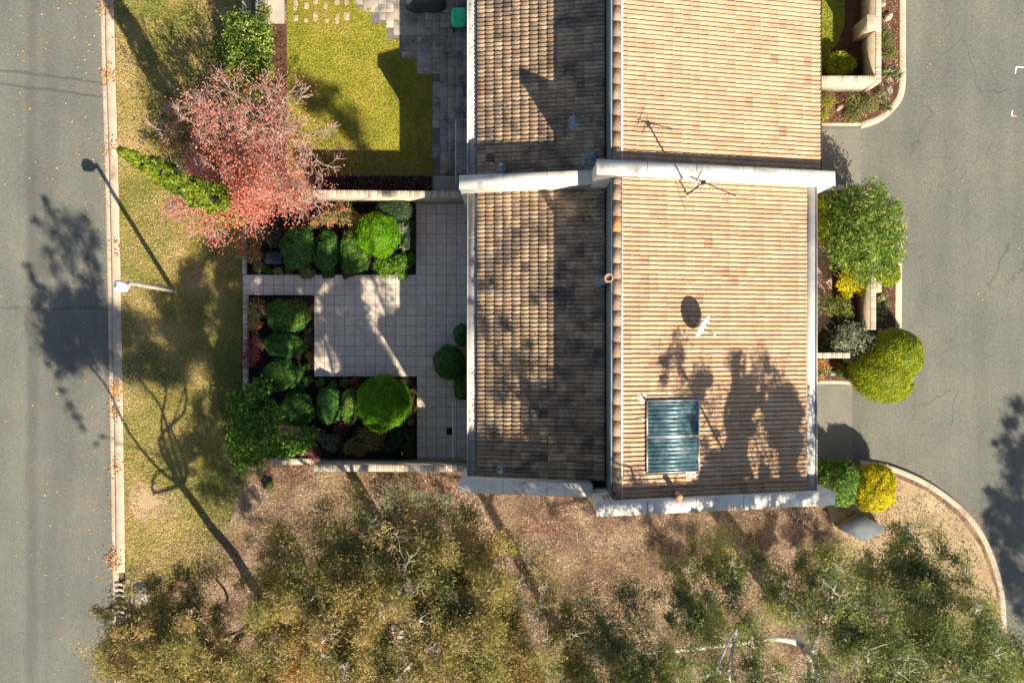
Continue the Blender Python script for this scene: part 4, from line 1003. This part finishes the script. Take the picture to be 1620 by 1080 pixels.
for i,(a,b,r_) in enumerate(((410,424,9),(424,427,6),(440,428,8),(458,427,7),(487,431,12),(519,431,11),(550,431,10))):
    T('edging_plant', a,b,r_,r_*.8,.3, ('nand','limeleaf','nand','olive','nand','olive','redplant')[i], ('small red leaf tuft beside the entry path below the nandina','tiny green tuft by the entry path nearest the street','pinkish low tuft directly below the tub','olive tuft between tub and first mound at path edge','russet tuft at the foot of the first dark mound','olive edging tuft at the foot of the narrow dark mound','dark red edging tuft at the foot of the pale tipped mound')[i], 'plant', lump=.35)
# west bed
T('clipped_shrub', 454,499,33,25,1.1,'topmid','topmost clipped mound beside the entry path in the west bed', lump=.14)
T('clipped_shrub', 450,546,32,20,1.05,'topdark','middle clipped mound of the three in the west bed', lump=.1)
T('clipped_shrub', 447,592,30,25,1.05,'topdark','lowest clipped mound of the three in the west bed', lump=.12)
bush('nandina', [(404,490,.7,17,.35),(402,512,.6,12,.3,.7)], 'nand', 'orange tinted nandina beside the topmost west bed mound', n=750, L=.07, Wd=.03)
bush('nandina', [(399,548,.7,18,.35),(392,568,.7,16,.3)], 'redplant', 'dark red nandina at the brick edging beside the middle mound', n=700, L=.07, Wd=.03)
for i,(a,b,r_) in enumerate(((486,523,5),(486,562,6),(485,580,5),(487,602,7),(475,614,8),(507,607,7),(527,609,6),(546,606,8),(563,606,9))):
    T('edging_plant', a,b,r_,r_,.3,('olive','olive','topmid','topmid','topdark','topmid','topmid','olive','redplant')[i], ('tiny round tuft at the paving edge below the topmost west mound','olive tuft at the paving edge beside the middle west mound','green tuft at the paving edge beside the lowest west mound','small tuft at the inner corner of the west bed','dark low tuft between the west and south beds','first tuft under the paving edge of the south bed','second tuft under the paving edge of the south bed','olive tuft left of the dark red tuft','dark red tuft beside the largest clipped ball')[i], 'plant', lump=.3)
# south bed
T('clipped_shrub', 470,648,26,28,1.1,'topdark','leftmost round clipped mound in the south bed', lump=.08)
T('clipped_shrub', 521,641,20,29,1.1,'topdark','oval clipped mound in the middle of the south bed row', lump=.07)
T('clipped_shrub', 553,642,15,28,1.0,'topmid','slim clipped mound with dry tips left of the largest ball', lump=.1)
T('clipped_tree', 607,636,43,43,1.9,'topbright','largest bright clipped ball tree in the south bed', 'topiary', lump=.05, lsize=.05)
bush('nandina', [(577,693,.6,19,.35),(592,702,.5,15,.3,.8),(553,708,.5,13,.3,.7),(570,712,.4,12,.25,.5),(602,690,.4,10,.25,.5)], 'nand', 'cream and red nandina below the largest clipped ball', n=800, L=.07, Wd=.03)
bush('red_shrub', [(540,676,.5,12,.25),(533,690,.4,9,.2,.6)], 'redplant', 'crimson leaved shrub below the oval clipped mound', n=450, L=.07, Wd=.035)
bush('grey_shrub', [(523,700,.5,16,.25),(508,690,.4,11,.2,.6)], 'greygreen', 'grey green shrub near the tall shaded wall', n=500, L=.07, Wd=.03)
bush('dark_shrub', [(635,695,.6,22,.3),(616,705,.5,14,.25,.6),(645,712,.4,12,.25,.6)], 'darkplant', 'dark loose shrub in the shaded corner of the south bed', n=600, L=.08, Wd=.035)
bush('red_ground_cover', [(653,620,.2,7,.12),(655,645,.2,7,.12),(650,668,.15,6,.1)], 'nand', 'low russet plants along the paving edge right of the largest ball', 'plant', n=260, L=.05, Wd=.03)
bush('red_shrub', [(495,716,.5,12,.25),(482,712,.5,9,.25,.6)], 'redplant', 'dark red shrub behind the low brick wall', n=420, L=.07, Wd=.035)
bush('camellia', [(375,700,1.6,22,.5),(395,670,1.9,28,.5),(385,640,1.7,26,.5),(410,620,1.6,22,.5),(420,690,2.0,30,.5),(450,705,1.7,24,.5),(478,700,1.4,18,.4),(400,722,1.3,24,.4),(378,735,1.1,12,.3,.5),(430,655,1.8,18,.5,.8),(490,685,1.3,12,.3,.4)], 'cam', 'large glossy broad leaved shrub overhanging the courtyard corner', n=900, L=.13, Wd=.07)
# by house
T('clipped_shrub', 711,573,25,28,1.3,'topdark','dark round clipped ball against the house gutter', lump=.04, lsize=.045)
T('clipped_shrub', 731,530,13,17,.9,'topdark','small dark shrub above the dark ball by the house', lump=.1)
T('clipped_shrub', 733,610,15,23,1.0,'topmid','mid green clipped shrub between dark ball and clothesline', lump=.08)
# hedge top left
bush('leafy_hedge', [(x_, y_, z_, 20, .5, .8) for x_, y_, z_ in ((368,60,1.4),(374,85,1.5),(372,110,1.4),(378,135,1.3),(390,40,1.5),(392,70,1.6),(395,100,1.6),(396,130,1.5),(412,50,1.5),(414,80,1.5),(416,110,1.4),(408,140,1.4),(372,35,1.3))], 'hedge', 'tall loose green hedge around the wire fence', 'hedge', n=900, L=.11, Wd=.055)
bush('leafy_hedge', [(418,20+30*k,1.2,13,.4,.6) for k in range(5)], 'olive', 'darker hedge strip beside the brown leaf bed', 'hedge', n=800, L=.10, Wd=.05)
bush('dark_bush', [(277,205,.9,16,.4),(268,225,.7,14,.3),(290,240,.8,18,.4),(300,265,.6,18,.4)], 'nand', 'low brown green bush at the street side of the autumn tree', n=700, L=.08, Wd=.04)
# east side plants
T('clipped_shrub', 1326,104,27,20,.9,'lime','rounded shrub inside the top right walled garden', lump=.16, lsize=.07)
bush('low_shrub', [(1405,65,.3,13,.2),(1408,85,.3,12,.2),(1400,52,.25,9,.15)], 'olive', 'green ground cover outside the tall brick wall', n=700, L=.07, Wd=.02)
bush('low_shrub', [(1355,165,.4,22,.25),(1378,165,.4,14,.22),(1350,182,.3,14,.15)], 'olive', 'larger low green shrub in front of the sunlit wall', n=900, L=.06, Wd=.025)
bush('low_shrub', [(1308,160,.4,14,.25),(1303,182,.3,11,.18)], 'lime', 'small low green shrub against the upper house corner', n=600, L=.06, Wd=.025)
strappy(1404,118,.42,.35,46,'pale strappy plant at the foot of the top right wall corner')
strappy(1420,120,.30,.3,30,'small strappy plant touching the driveway kerb curve')
strappy(1393,155,.38,.3,44,'dark strappy plant among rocks near the sunlit wall')
strappy(1402,172,.32,.3,34,'lowest strappy plant in the curve of the kerb')
strappy(1392,478,.48,.5,80,'green strappy clump between wall and kerb in the middle bed')
strappy(1390,500,.35,.4,40,'darker strappy clump beside the yellow green mound')
bush('leafy_tree', [(1340,330,2.6,34,.9,1.1),(1375,325,2.8,36,.9,1.3),(1400,350,2.6,32,.9,1.2),(1405,385,2.4,28,.8,1.1),(1370,365,3.3,42,.9,1.8),(1335,375,2.6,34,.9,1.2),(1360,400,2.7,38,.9,1.5),(1395,415,2.0,30,.7,1.1),(1330,405,1.9,24,.7,.8),(1365,432,1.8,26,.6,.8),(1385,303,2.2,20,.6,.6),(1412,330,2.2,16,.6,.5),(1420,365,2.0,14,.6,.45),(1322,318,1.8,14,.5,.4),(1345,305,2.0,14,.5,.4),(1418,405,1.8,14,.5,.4)], 'leafy', 'tall leafy green tree beside the driveway at the lower house', 'tree', n=800, L=.19, Wd=.036)
bush('golden_conifer', [(1302,325,1.8,16,.6),(1312,350,1.7,18,.6),(1303,372,1.6,15,.5),(1322,335,1.6,12,.4,.6)], 'lime', 'yellow green conifer between the roof gutter and the leafy tree', n=1400, L=.10, Wd=.03)
bush('golden_bush', [(1345,436,1.2,16,.3),(1362,445,1.2,18,.3),(1378,440,1.2,14,.3),(1335,450,1.0,12,.25),(1340,463,.9,10,.2,.6),(1362,458,1.0,10,.2,.5)], 'yellow', 'golden leaved bush at the end of the brick garden wall', n=1000, L=.07, Wd=.04)
T('clipped_shrub', 1402,432,20,22,1.2,'lime','rounded yellow green shrub at the kerb under the leafy tree', lump=.08)
bush('shade_bush', [(1310,483,1.0,17,.35),(1330,484,1.0,18,.35),(1343,495,.8,9,.25,.4)], 'olive', 'rounded olive bush in the shaded entry by the gutter', n=1000, L=.07, Wd=.035)
bush('grey_bush', [(1345,530,1.2,24,.4),(1365,540,1.3,26,.4),(1380,548,1.1,18,.35),(1352,556,1.0,20,.3),(1330,545,.9,16,.3,.7)], 'greygreen', 'silvery grey green bush left of the yellow green mound', n=1000, L=.09, Wd=.028)
bush('dark_bush', [(1315,540,.5,20,.3),(1340,515,.5,16,.3),(1305,555,.4,12,.2)], 'darkplant', 'dark undergrowth behind the silvery bush', n=500, L=.08, Wd=.04)
# large mound of two merged domes
def dome_union(name, doms, leaf, label):
    m = MB(); cen = P(doms[0][0], doms[0][1], 0)
    info = []
    for (a,b,rx,ry,h) in doms:
        zc = h*.45; k = (H-zc)/1800; info.append((P(a,b,zc), rx*k, ry*k, h*.55))
    def inside(p, skip, s=.97):
        for j,(c,rx,ry,rz) in enumerate(info):
            if j != skip and ((p[0]-c.x)/(rx*s))**2+((p[1]-c.y)/(ry*s))**2+((p[2]-c.z)/(rz*s))**2 < 1: return True
        return False
    for j,(c,rx,ry,rz) in enumerate(info):
        U,V = 32,16; vs = []
        for i in range(V+1):
            th = math.pi*i/V
            for u in range(U):
                ph = 2*math.pi*u/U; d = Vector((math.sin(th)*math.cos(ph), math.sin(th)*math.sin(ph), math.cos(th))); q = (1+.06*noise.noise(d*2+Vector((j*5,0,0))))*.96
                vs.append((c.x+rx*d.x*q, c.y+ry*d.y*q, max(.01, c.z+rz*d.z*q)))
        m.grid(vs, [(i*U+u,(i+1)*U+u,(i+1)*U+(u+1)%U,i*U+(u+1)%U) for i in range(V) for u in range(U)], .15)
        n = int(math.pi*rx*ry*2.6*1000)
        D = rng.normal(size=(n,3)); D /= np.linalg.norm(D,axis=1,keepdims=True); D[:,2] = np.where(D[:,2]<-.3,-D[:,2],D[:,2])
        q = np.array([1+.06*noise.noise(Vector(d)*2+Vector((j*5,0,0))) for d in D])[:,None]*rng.uniform(.965,1.02,(n,1))
        C = np.array(c)[None]+D*q*np.array([rx,ry,rz]); C[:,2] = np.maximum(C[:,2],.03)
        keep = np.array([not inside(p, j) for p in C]); C, D = C[keep], D[keep]
        w = np.array([noise.noise(Vector(p)*3.2) for p in C])
        m.leaves(C, .055, .03, D*1.2, .75, None, np.clip(rng.beta(2,2,len(C))+w*.4,0,1))
    return tag(m.build(name, G[leaf], None, cen), label, 'shrub')
dome_union('clipped_mound', [(1394,588,50,46,2.1),(1416,560,43,41,2.3),(1405,610,38,27,1.6)], 'lime', 'huge smooth yellow green clipped mound bulging over the driveway')
T('clipped_shrub', 1338,587,16,12,.5,'olive','small green shrub between red ground cover and huge mound', lump=.1)
bush('red_ground_cover', [(1300,572,.3,10,.15),(1304,585,.25,12,.15),(1298,595,.2,7,.12)], 'nand', 'orange red ground cover by the lower house gutter', 'plant', n=420, L=.06, Wd=.04)
T('clipped_shrub', 1322,764,32,37,2.0,'topmid','square dark green clipped shrub at the lower house corner', lump=.08, sq=3.2, lsize=.06)
T('clipped_shrub', 1382,770,30,36,1.9,'yellow','golden yellow clipped shrub at the head of the dirt island', lump=.07, sq=3, lsize=.06)
# shrubs below wall B
bush('grey_bush', [(640,785,.8,24,.35),(665,790,.8,18,.3),(622,775,.7,16,.3),(612,800,.7,16,.3)], 'greygreen', 'dry grey bush below the tall shaded wall', n=600, L=.12, Wd=.02)
bush('grey_bush', [(704,789,.8,15,.3)], 'greygreen', 'small silver ball bush below the parapet corner', n=500, L=.10, Wd=.02)
bush('grey_bush', [(715,818,.8,20,.35),(690,830,.9,18,.35)], 'greygreen', 'loose grey bush between the silver ball bush and the gum crown', n=500, L=.12, Wd=.02)
for (a,b,r_,lb) in ((424,765,8,'tiny green weed tuft in the litter left of the low brick wall'),):
    T('small_tuft', a, b, r_, r_, .25, 'olive', lb, 'plant', lump=.4, dens=.6)

# ------------------------------------------------------------------ trees
def soft(P_, k=3):
    o = []
    for i in range(len(P_)-1):
        p0, p1, p2, p3 = P_[max(i-1,0)], P_[i], P_[i+1], P_[min(i+2,len(P_)-1)]
        for j in range(k):
            t = j/k; o.append(.5*((2*p1)+(p2-p0)*t+(2*p0-5*p1+4*p2-p3)*t*t+(3*p1-p0-3*p2+p3)*t**3))
    return o+[P_[-1]]
def taper(r0, r1, n): return [r0+(r1-r0)*(i/(n-1))**.8 for i in range(n)]
def wig(a, b, n=5, amp=.12):
    a = Vector(a); b = Vector(b); L = (b-a).length; out = [a]
    for k in range(1, n): out.append(a.lerp(b, k/n) + Vector((random.gauss(0,1), random.gauss(0,1), random.gauss(0,.6)))*L*amp*.35)
    return out+[b]
def gum(name, base, fork, clusters, leaf, bark, label, r0=.32, nleaf=1000, L=.125, Wd=.027, limbs=7, droop=.5, cat='tree', lv=.55, split=True, airy=0):
    """clusters: (x,y,z,r); a big one breaks into several smaller sprays with gaps between them"""
    base = Vector(base); fork = Vector(fork); root = empty(name, base, label, cat)
    w = MB(); tp = soft(wig(base, fork, 5, .025)); w.tube(tp, taper(r0, r0*.6, len(tp)), 14)
    cl = []
    for c in clusters:
        c0, r = Vector(c[:3]), c[3]
        if split and r > .75:
            k = 9 if r > 1.15 else 6
            for i in range(k):
                a = 2*math.pi*i/k + random.random(); t = (.2 if i == 0 else (.55 if i % 2 else .95)*random.uniform(.85,1.15))*r
                cl.append((c0+Vector((math.cos(a)*t, math.sin(a)*t, random.uniform(-.5,.5)*r)), r*random.uniform(.28,.46)))
        else: cl.append((c0, r))
    order = sorted(range(len(cl)), key=lambda i: -(cl[i][0]-fork).length)
    mains = []
    for i in order:
        d = (cl[i][0]-fork).normalized()
        if all(d.angle((cl[j][0]-fork)) > .50 for j in mains): mains.append(i)
        if len(mains) >= limbs: break
    segs = []
    for i in mains:
        p = wig(fork - (fork-base).normalized()*random.uniform(0,.8), cl[i][0], 5, .16); p = soft(p); rr = taper(min(.13, r0*.34), .022, len(p)); w.tube(p, rr, 8)
        segs += [(q, rr[k]) for k, q in enumerate(p)][1:]
    Cs = []; R = []
    rest = sorted((i for i in range(len(cl)) if i not in mains), key=lambda i: (cl[i][0]-fork).length)
    for i in list(mains)+rest:
        c, r = cl[i]
        if i not in mains:
            q, qr = min(segs, key=lambda s_: (s_[0]-c).length + (2 if s_[0].z > c.z+.5 else 0)); p = soft(wig(q, c, 4, .16), 2); rr = taper(min(.06, qr*.55), .012, len(p)); w.tube(p, rr, 5)
            segs += [(p[len(p)//2], rr[len(p)//2]), (p[-3], rr[-3])]
        tips = []
        for _ in range(7):
            d = Vector(rng.normal(size=3)).normalized(); e = c + Vector((d.x, d.y, d.z*.7))*r*random.uniform(.3,.9); w.tube(wig(c, e, 3, .3), [.014,.010,.007,.004], 3, .5, 0, False); tips.append(e)
            e2 = e + Vector(rng.normal(size=3))*r*.25; w.tube([e, e2], [.006,.003], 3, .5, 0, False); tips.append(e2)
        per = max(4, int(nleaf*math.pi*r*r/len(tips)*random.uniform(.6,1.25))); cr = random.uniform(-.22,.22)
        for t in tips:
            sr = r*random.uniform(.22,.46); C = np.array(t)[None] + rng.normal(size=(per,3))*np.array([sr,sr,sr*.8]); C[:,2] -= abs(rng.normal(size=per))*sr*.4
            Cs.append(C); R.append(np.full(per, cr+random.uniform(-.12,.12)))
    w.build('trunk', M[bark], root)
    m = MB(); C = np.concatenate(Cs); R = np.concatenate(R)
    gx, gy = C[:,0]+SX*C[:,2], C[:,1]+SY*C[:,2]      # leaves cut away along the sun's path to shape the courtyard's sunlit patch
    hole = inpoly(gx+rng.normal(size=len(C))*.10, gy+rng.normal(size=len(C))*.10, px([(566,438),(640,438),(640,486),(612,500),(646,600),(628,596),(602,545),(572,500)]))
    keep = ~(hole & (rng.uniform(0,1,len(C)) < .97))
    if airy:        # gaps added along the sun's path, thinning leaves to dapple the roof shade
        hx, hy = C[:,0]+SX*(C[:,2]-7), C[:,1]+SY*(C[:,2]-7)
        g_ = np.array([noise.noise(Vector((x_*1.25, y_*.62, 4.7)))+.5*noise.noise(Vector((x_*3.2, y_*2.0, 9.1))) for x_, y_ in zip(hx, hy)])
        keep &= ~((g_ > airy) & (rng.uniform(0,1,len(C)) < .93))
    C, R = C[keep], R[keep]
    q = np.array([noise.noise(Vector(p)*.55) for p in C])
    A = rng.normal(size=(len(C),3))*lv + np.array([0,0,-droop])
    m.leaves(C, L, Wd, None, 1, A, np.clip(rng.beta(2,2,len(C))+R+q*.5, 0, 1))
    m.build('crown', G[leaf], root); print(label[:30], len(cl), len(C))
    return root
def cast(lst, zs, zc, jit=.5):
    """crown sprays at height zc whose shade lies on a surface of height zs"""
    o = []
    for a, b, r in lst:
        g = P(a, b, zs); z = zc+random.uniform(-jit, jit); rr = r*(H-zs)/1800*.88
        o.append((g.x-SX*(z-zs), g.y-SY*(z-zs), z, rr))
    return o
def cl_px(lst): return [tuple(P(a,b,z))+(r,) for a,b,z,r in lst]
# A: gum whose crown spreads across the bottom middle
gumA = cl_px([(600,885,10.5,1.2),(680,905,11,1.3),(730,925,11.5,1.2),(540,900,10,1.2),(790,920,10.5,1.2),(660,985,12,1.2),(470,970,10,1.2),(820,1030,11,1.2),(600,1060,12,1.2),(450,1030,10,1.1),(870,960,10,1.0),(520,970,10.5,1.2),(860,1100,12,1.4),(700,1090,12.5,1.3),(640,820,9.5,.8),(710,830,9.5,.9),(440,850,8,.6),(540,1180,10,1.5),(620,1210,11,1.5),(480,1260,10,1.4),(560,1290,10.5,1.5),(470,905,9,1.3),(520,860,9.5,1.2),(575,840,10,1.2),(640,850,10.5,1.3),(700,870,10.5,1.3),(760,880,10,1.3),(810,880,9.5,1.1),(850,920,9,1.0),(500,950,10,1.4),(560,930,11,1.4),(630,930,12,1.5),(700,950,12,1.4),(770,960,11.5,1.3),(840,990,10.5,1.2),(900,1000,10,1.0),(520,1020,10,1.4),(565,1010,12,1.3),(735,1040,12.5,1.1),(760,1040,12.5,1.3),(830,1070,11.5,1.3),(900,1060,11,1.2),(480,1080,10,1.3),(560,1100,11,1.3),(940,1040,10.5,.9),(430,870,8.5,.8),(650,1130,12,1.5),(780,1140,12,1.5),(420,930,9,.8)])
gum('gum_tree', P(700,1010), P(668,1035,7.5), gumA, 'gumY', 'bark_w', 'broad olive gold gum tree with white limbs across the bottom middle', .28, 1350, airy=.32)
ROADSHADE = [(72,315,9),(80,332,11),(100,348,18),(130,345,17),(60,348,10),(90,370,20),(120,370,20),(147,378,15),(75,397,13),(110,400,20),(140,402,16),(152,425,11),(80,425,14),(110,428,12),(135,442,15),(42,420,9),(50,437,9),(60,452,9),(75,458,12),(100,452,12),(150,470,14),(66,468,9),(125,472,15),(90,480,12),(115,502,14),(147,500,14),(75,507,11),(90,527,13),(80,548,13),(100,562,11),(90,592,9),(130,560,9),(110,642,10),(120,657,8),(130,672,7),(99,617,8),(152,702,5),(160,690,5),(75,577,9),(160,545,9),(150,525,10)]
gumB = cl_px([(330,985,9,.9),(255,1060,10.5,1.1),(200,985,10,.9),(300,960,9,.8),(375,1090,11,1.2),(215,1085,11,1.1),(290,1085,11.5,1.2)]) + cast(ROADSHADE, -.14, 13.6, .5) + cl_px([(230,955,9,.9),(285,925,9,.9),(270,990,9.5,1.0),(185,1010,10,.8),(175,1050,10.5,.7),(225,1055,11,1.1),(295,1050,11,1.2),(345,1075,11,1.0),(400,1065,10,.9),(440,1000,10,.8),(330,900,8.5,.6)])
gum('gum_tree', P(425,960), P(352,1035,5.8), gumB, 'gumY', 'bark_d', 'leaning dark barked gum tree in the bottom left corner near the storm drain', .22, 1450, limbs=8)
random.seed(31)
LIT = []
for gx_ in range(410, 1310, 26):
    for gy_ in (738, 762, 786, 812, 838, 862):
        x_, y_ = gx_+random.uniform(-14,14), gy_+random.uniform(-12,12)
        v_ = noise.noise(Vector((x_/70, y_/55, 3.3)))
        if 840 < x_ < 1010 and y_ > 800: continue
        if v_ > -.30: LIT.append((x_, y_, random.uniform(12,22)+v_*18))
gumA += cast([q for q in LIT if q[0] < 840], 0, 9.3, 1.0)
VERGESHADE = [(345,330,26),(370,360,26),(330,360,24),(375,400,20),(310,335,14),(345,385,20),(355,430,22),(380,460,20),(320,440,20),(355,475,24),(300,430,16),(250,410,16),(230,425,14),(265,425,12),(240,450,12),(222,465,10),(240,500,10),(300,470,16),(330,510,22),(370,515,22),(300,515,14),(345,550,22),(300,555,14),(375,560,18),(215,545,10),(205,500,10),(300,600,16),(205,600,10),(215,640,13),(240,660,12),(225,690,14),(215,730,10),(250,740,16),(275,735,18),(300,760,18),(290,700,12),(310,690,10),(265,770,12),(330,790,14),(340,740,12),(215,570,9),(355,620,8),(260,640,8)]
gumA += cast([(a_, b_, r_*1.3) for a_, b_, r_ in VERGESHADE]+[(330,650,9),(280,640,9),(250,700,9),(215,780,10),(320,720,14),(345,700,16),(360,760,16),(385,790,16),(350,800,14),(230,590,8),(270,560,8),(230,520,9),(300,535,16),(270,600,7)], 0, 12.6, .5)
COURTSHADE = [(420,345,26),(460,350,26),(500,350,24),(450,400,28),(500,400,26),(550,380,24),(590,350,26),(620,390,20),(560,415,16),(480,450,26),(430,450,24),(520,460,22),(420,500,26),(470,510,28),(520,520,26),(560,545,22),(600,580,20),(500,570,26),(450,570,28),(420,620,26),(480,630,28),(540,620,26),(590,640,26),(620,620,12),(440,680,28),(500,690,28),(560,690,28),(620,690,24)]
gumA += cast(COURTSHADE, .3, 13.2, .6)
ROOFSHADE = [(a_,b_,r_*(1.7 if b_ < 640 else 1.1)) for a_,b_,r_ in [(1000,512,11),(1028,506,15),(1045,520,11),(1000,540,8),(1062,575,18),(1080,558,20),(1075,600,24),(1100,600,18),(1060,625,15),(1040,615,10),(1150,572,19),(1145,602,22),(1155,640,22),(1132,655,18),(1162,685,18),(1142,545,9),(1210,565,11),(1205,592,18),(1215,630,22),(1232,655,15),(1210,690,20),(1182,720,16),(1240,690,10),(1100,640,14),(1120,700,14),(1190,660,10),(1150,745,12),(1200,745,14),(1250,620,7),(1245,735,12),(1130,620,12),(1085,655,12),(1170,610,8)]]
ROOFSHADE_W = [(765,440,8),(770,472,13),(786,460,9),(760,505,11),(775,532,14),(803,522,10),(835,540,9),(845,472,7),(782,725,20),(822,732,20),(860,732,20),]
FILL = [(random.uniform(880,1110), random.uniform(915,1090), random.uniform(8.5,10), random.uniform(.5,.85)) for _ in range(16)]
gumC = cl_px(FILL) + cast(ROOFSHADE, 7.0, 14.3, .4) + cast([q for q in LIT if q[0] >= 840], 0, 9.6, 1.0) + cl_px([(960,1010,9,.8),(985,1060,10,.9),(1020,990,9,.6),(1050,1080,10,1.0),(930,960,9,.7),(1130,870,9,.7),(1360,1020,11.5,1.3),(1440,1010,11.5,1.3),(1400,1080,11.5,1.3),(1350,1090,11,1.2),(1560,1060,12.5,1.3),(1110,900,9,.9),(1150,950,10,1.2),(1200,900,10,1.0),(1262,905,10.5,.9),(1310,935,11,1.2),(1350,925,11,1.0),(1410,900,11,1.0),(1440,900,11.5,1.2),(1480,880,11,1.0),(1520,930,11.5,1.1),(1325,975,12,1.2),(1400,960,12,1.3),(1470,970,12,1.2),(1540,990,12,1.2),(1590,1030,12,1.1),(1120,1010,10.5,1.1),(1070,960,9.5,.8),(1170,1050,12,1.2),(1500,1060,14,1.5),(1580,1090,13,1.3),(1090,1070,11,1.1),(1030,1050,10,.9),(1180,1130,14,1.4)])
gum('gum_tree', P(1240,948), P(1285,1035,7.0), gumC, 'gumG', 'bark_w', 'large green gum tree with a thick pale trunk across the bottom right', .44, 1550, airy=.19)
# gums just beyond the picture that throw their shade into it
def ring(cx, cy, z0, z1, R, n, r=(1.1,1.7)):
    o = []
    for i in range(n):
        a = i*2.4+random.random()*.4; t = math.sqrt((i+.5)/n); z = z0+(z1-z0)*(.35+.65*random.random())*(1-.3*t)
        o.append((cx+math.cos(a)*R*t, cy+math.sin(a)*R*t, z, random.uniform(*r)))
    return o
gum('gum_tree', (4.6,-16.6,0), (4.9,-15.9,10), cast(ROOFSHADE_W, 5.5, 18.0, .5)+cast([(475,130,24),(510,150,22),(545,185,22),(490,165,20),(560,210,18),(530,140,10),(575,235,12)], 0, 21.5, .5)+[(4.4,-13.5,15,1.2),(6.5,-14.5,16,1.2),(2.8,-14.6,15,1.1),(5.2,-16.8,17,1.3),(7.4,-16.2,15.5,1.1)], 'gumG', 'bark_w', 'very tall gum tree standing beyond the bottom edge behind the green gum', .30, 1300, L=.18, Wd=.04)
gum('gum_tree', (29.5,-23.5,0), (29.3,-22.9,6), cast([(1610,640,14),(1600,667,14),(1590,692,12),(1615,702,20),(1575,700,6),(1600,732,20),(1600,762,20),(1580,792,20),(1612,802,22),(1564,775,8),(1562,812,10),(1575,832,16),(1600,852,24),(1590,882,20),(1612,902,22),(1600,932,20),(1615,962,14),(1590,912,12),(1570,852,10),(1640,750,30),(1645,850,32),(1640,930,30),(1680,700,30),(1690,800,34),(1690,900,34)], -.14, 12, .6), 'gumG', 'bark_w', 'gum tree beyond the bottom right corner past the driveway', .4, 1500, L=.18, Wd=.04)
# pencil pine
b = P(386,341); top = P(188,236,14.6)
r = empty('pencil_pine', b, 'slender bright green pencil pine leaning over the verge beside the autumn tree', 'tree')
m = MB(); m.tube([b, b.lerp(top,.5), top], [.14,.09,.02], 8); m.build('trunk', M['bark_g'], r)
m = MB(); n = 17000; t = rng.uniform(.02,1,n)**.85; ang = rng.uniform(0,2*np.pi,n)
prof_r = .52*np.minimum(1, (t+.02)*9)*np.clip(1-t,0,1)**.45
lum = np.array([1+.75*noise.noise(Vector((math.cos(a)*1.3, math.sin(a)*1.3, tt*13))) for a,tt in zip(ang,t)])
rr = prof_r*lum*rng.uniform(.72,1.05,n)
C = np.array(b)[None]*(1-t[:,None])+np.array(top)[None]*t[:,None]+np.stack([np.cos(ang)*rr, np.sin(ang)*rr, np.zeros(n)],1)
N = np.stack([np.cos(ang), np.sin(ang), np.full(n,.2)],1)
q = np.array([noise.noise(Vector(p)*2.5) for p in C]); kc = q > -.30; C, N, q = C[kc], N[kc], q[kc]; n = len(C)
m.leaves(C, .17, .06, N, .5, np.tile([[0,0,1.]],(n,1))+N*.25, np.clip(rng.beta(2,2,n)+q*.45,0,1)); m.build('crown', G['cyp'], r)
# autumn tree
b = P(422,262); r = empty('autumn_tree', b, 'half bare ornamental tree with pink red autumn leaves beside the lawn', 'tree')
w = MB(); ends = []; fork = b+Vector((.0,.0,1.3)); w.tube([b, fork], [.16,.13], 10)
def inel(p): return True
def branch(p, d, L, rad, depth):
    pts = [p]; q = p.copy(); dd = d.copy()
    for k in range(3):
        dd = (dd+Vector(rng.normal(size=3))*.20+Vector((0,0,.05))).normalized(); q = q+dd*L/3; pts.append(q.copy())
    w.tube(pts, [max(.0075, rad*(1-.18*k)) for k in range(4)], 6 if depth < 3 else (4 if depth < 4 else 3), .5, 0, False)
    if depth >= 6: ends.append((q, dd)); return
    if depth == 5: ends.append((q, dd))
    n_ = 3
    if depth >= 3:
        for _ in range(2):
            p0_ = random.choice(pts[1:]); e_ = p0_+(dd+Vector(rng.normal(size=3))*.8).normalized()*L*random.uniform(.4,.8); w.tube([p0_, p0_.lerp(e_,.5)+Vector(rng.normal(size=3))*.02, e_], [.009,.007,.004], 3, .5, 0, False); ends.append((e_, dd))
    for k in range(n_):
        a = Vector(rng.normal(size=3)); a -= dd*a.dot(dd); a.normalize()
        branch(pts[-1] if k < 2 else pts[-2], (dd+a*random.uniform(.35,.8)).normalized(), L*random.uniform(.60,.84), rad*.60, depth+1)
for k in range(6):
    a = 2*math.pi*k/6+.3; branch(fork, Vector((math.cos(a)*.42-.1, math.sin(a)*.5-.22, .75)).normalized(), random.uniform(.8,1.0), .05, 2)
random.seed(5)
for k in range(9):
    a = 2*math.pi*k/9+random.random()*.15; branch(fork, Vector((math.cos(a)*1.15-.12, math.sin(a)*.95, .62)).normalized(), random.uniform(1.25,1.55), .045, 1)
w.build('trunk', M['bark_p'], r)
E = np.array([tuple(e[0]) for e in ends]); 
pxs = 810+E[:,0]*1800/(H-E[:,2]); pys = 540-E[:,1]*1800/(H-E[:,2])
wt = .09 + .26*np.exp(-((pxs-350)/100)**2) + 1.7*np.exp(-((pxs-392)/62)**2-((pys-318)/50)**2) + .15*(pys > 240)
m = MB(); Cs = []
for e, k in zip(E, wt):
    nn = rng.poisson(k*5); Cs.append(e[None]+rng.normal(size=(nn,3))*.20)
C = np.concatenate(Cs); m.leaves(C, .080, .055, np.tile([[0,0,.6]],(len(C),1)), 1, None, np.clip(rng.beta(2,2,len(C)),0,1)); m.build('crown', G['maple'], r)
print('autumn ends', len(ends), 'leaves', len(C), 'px', pxs.min(), pxs.max(), pys.min(), pys.max())
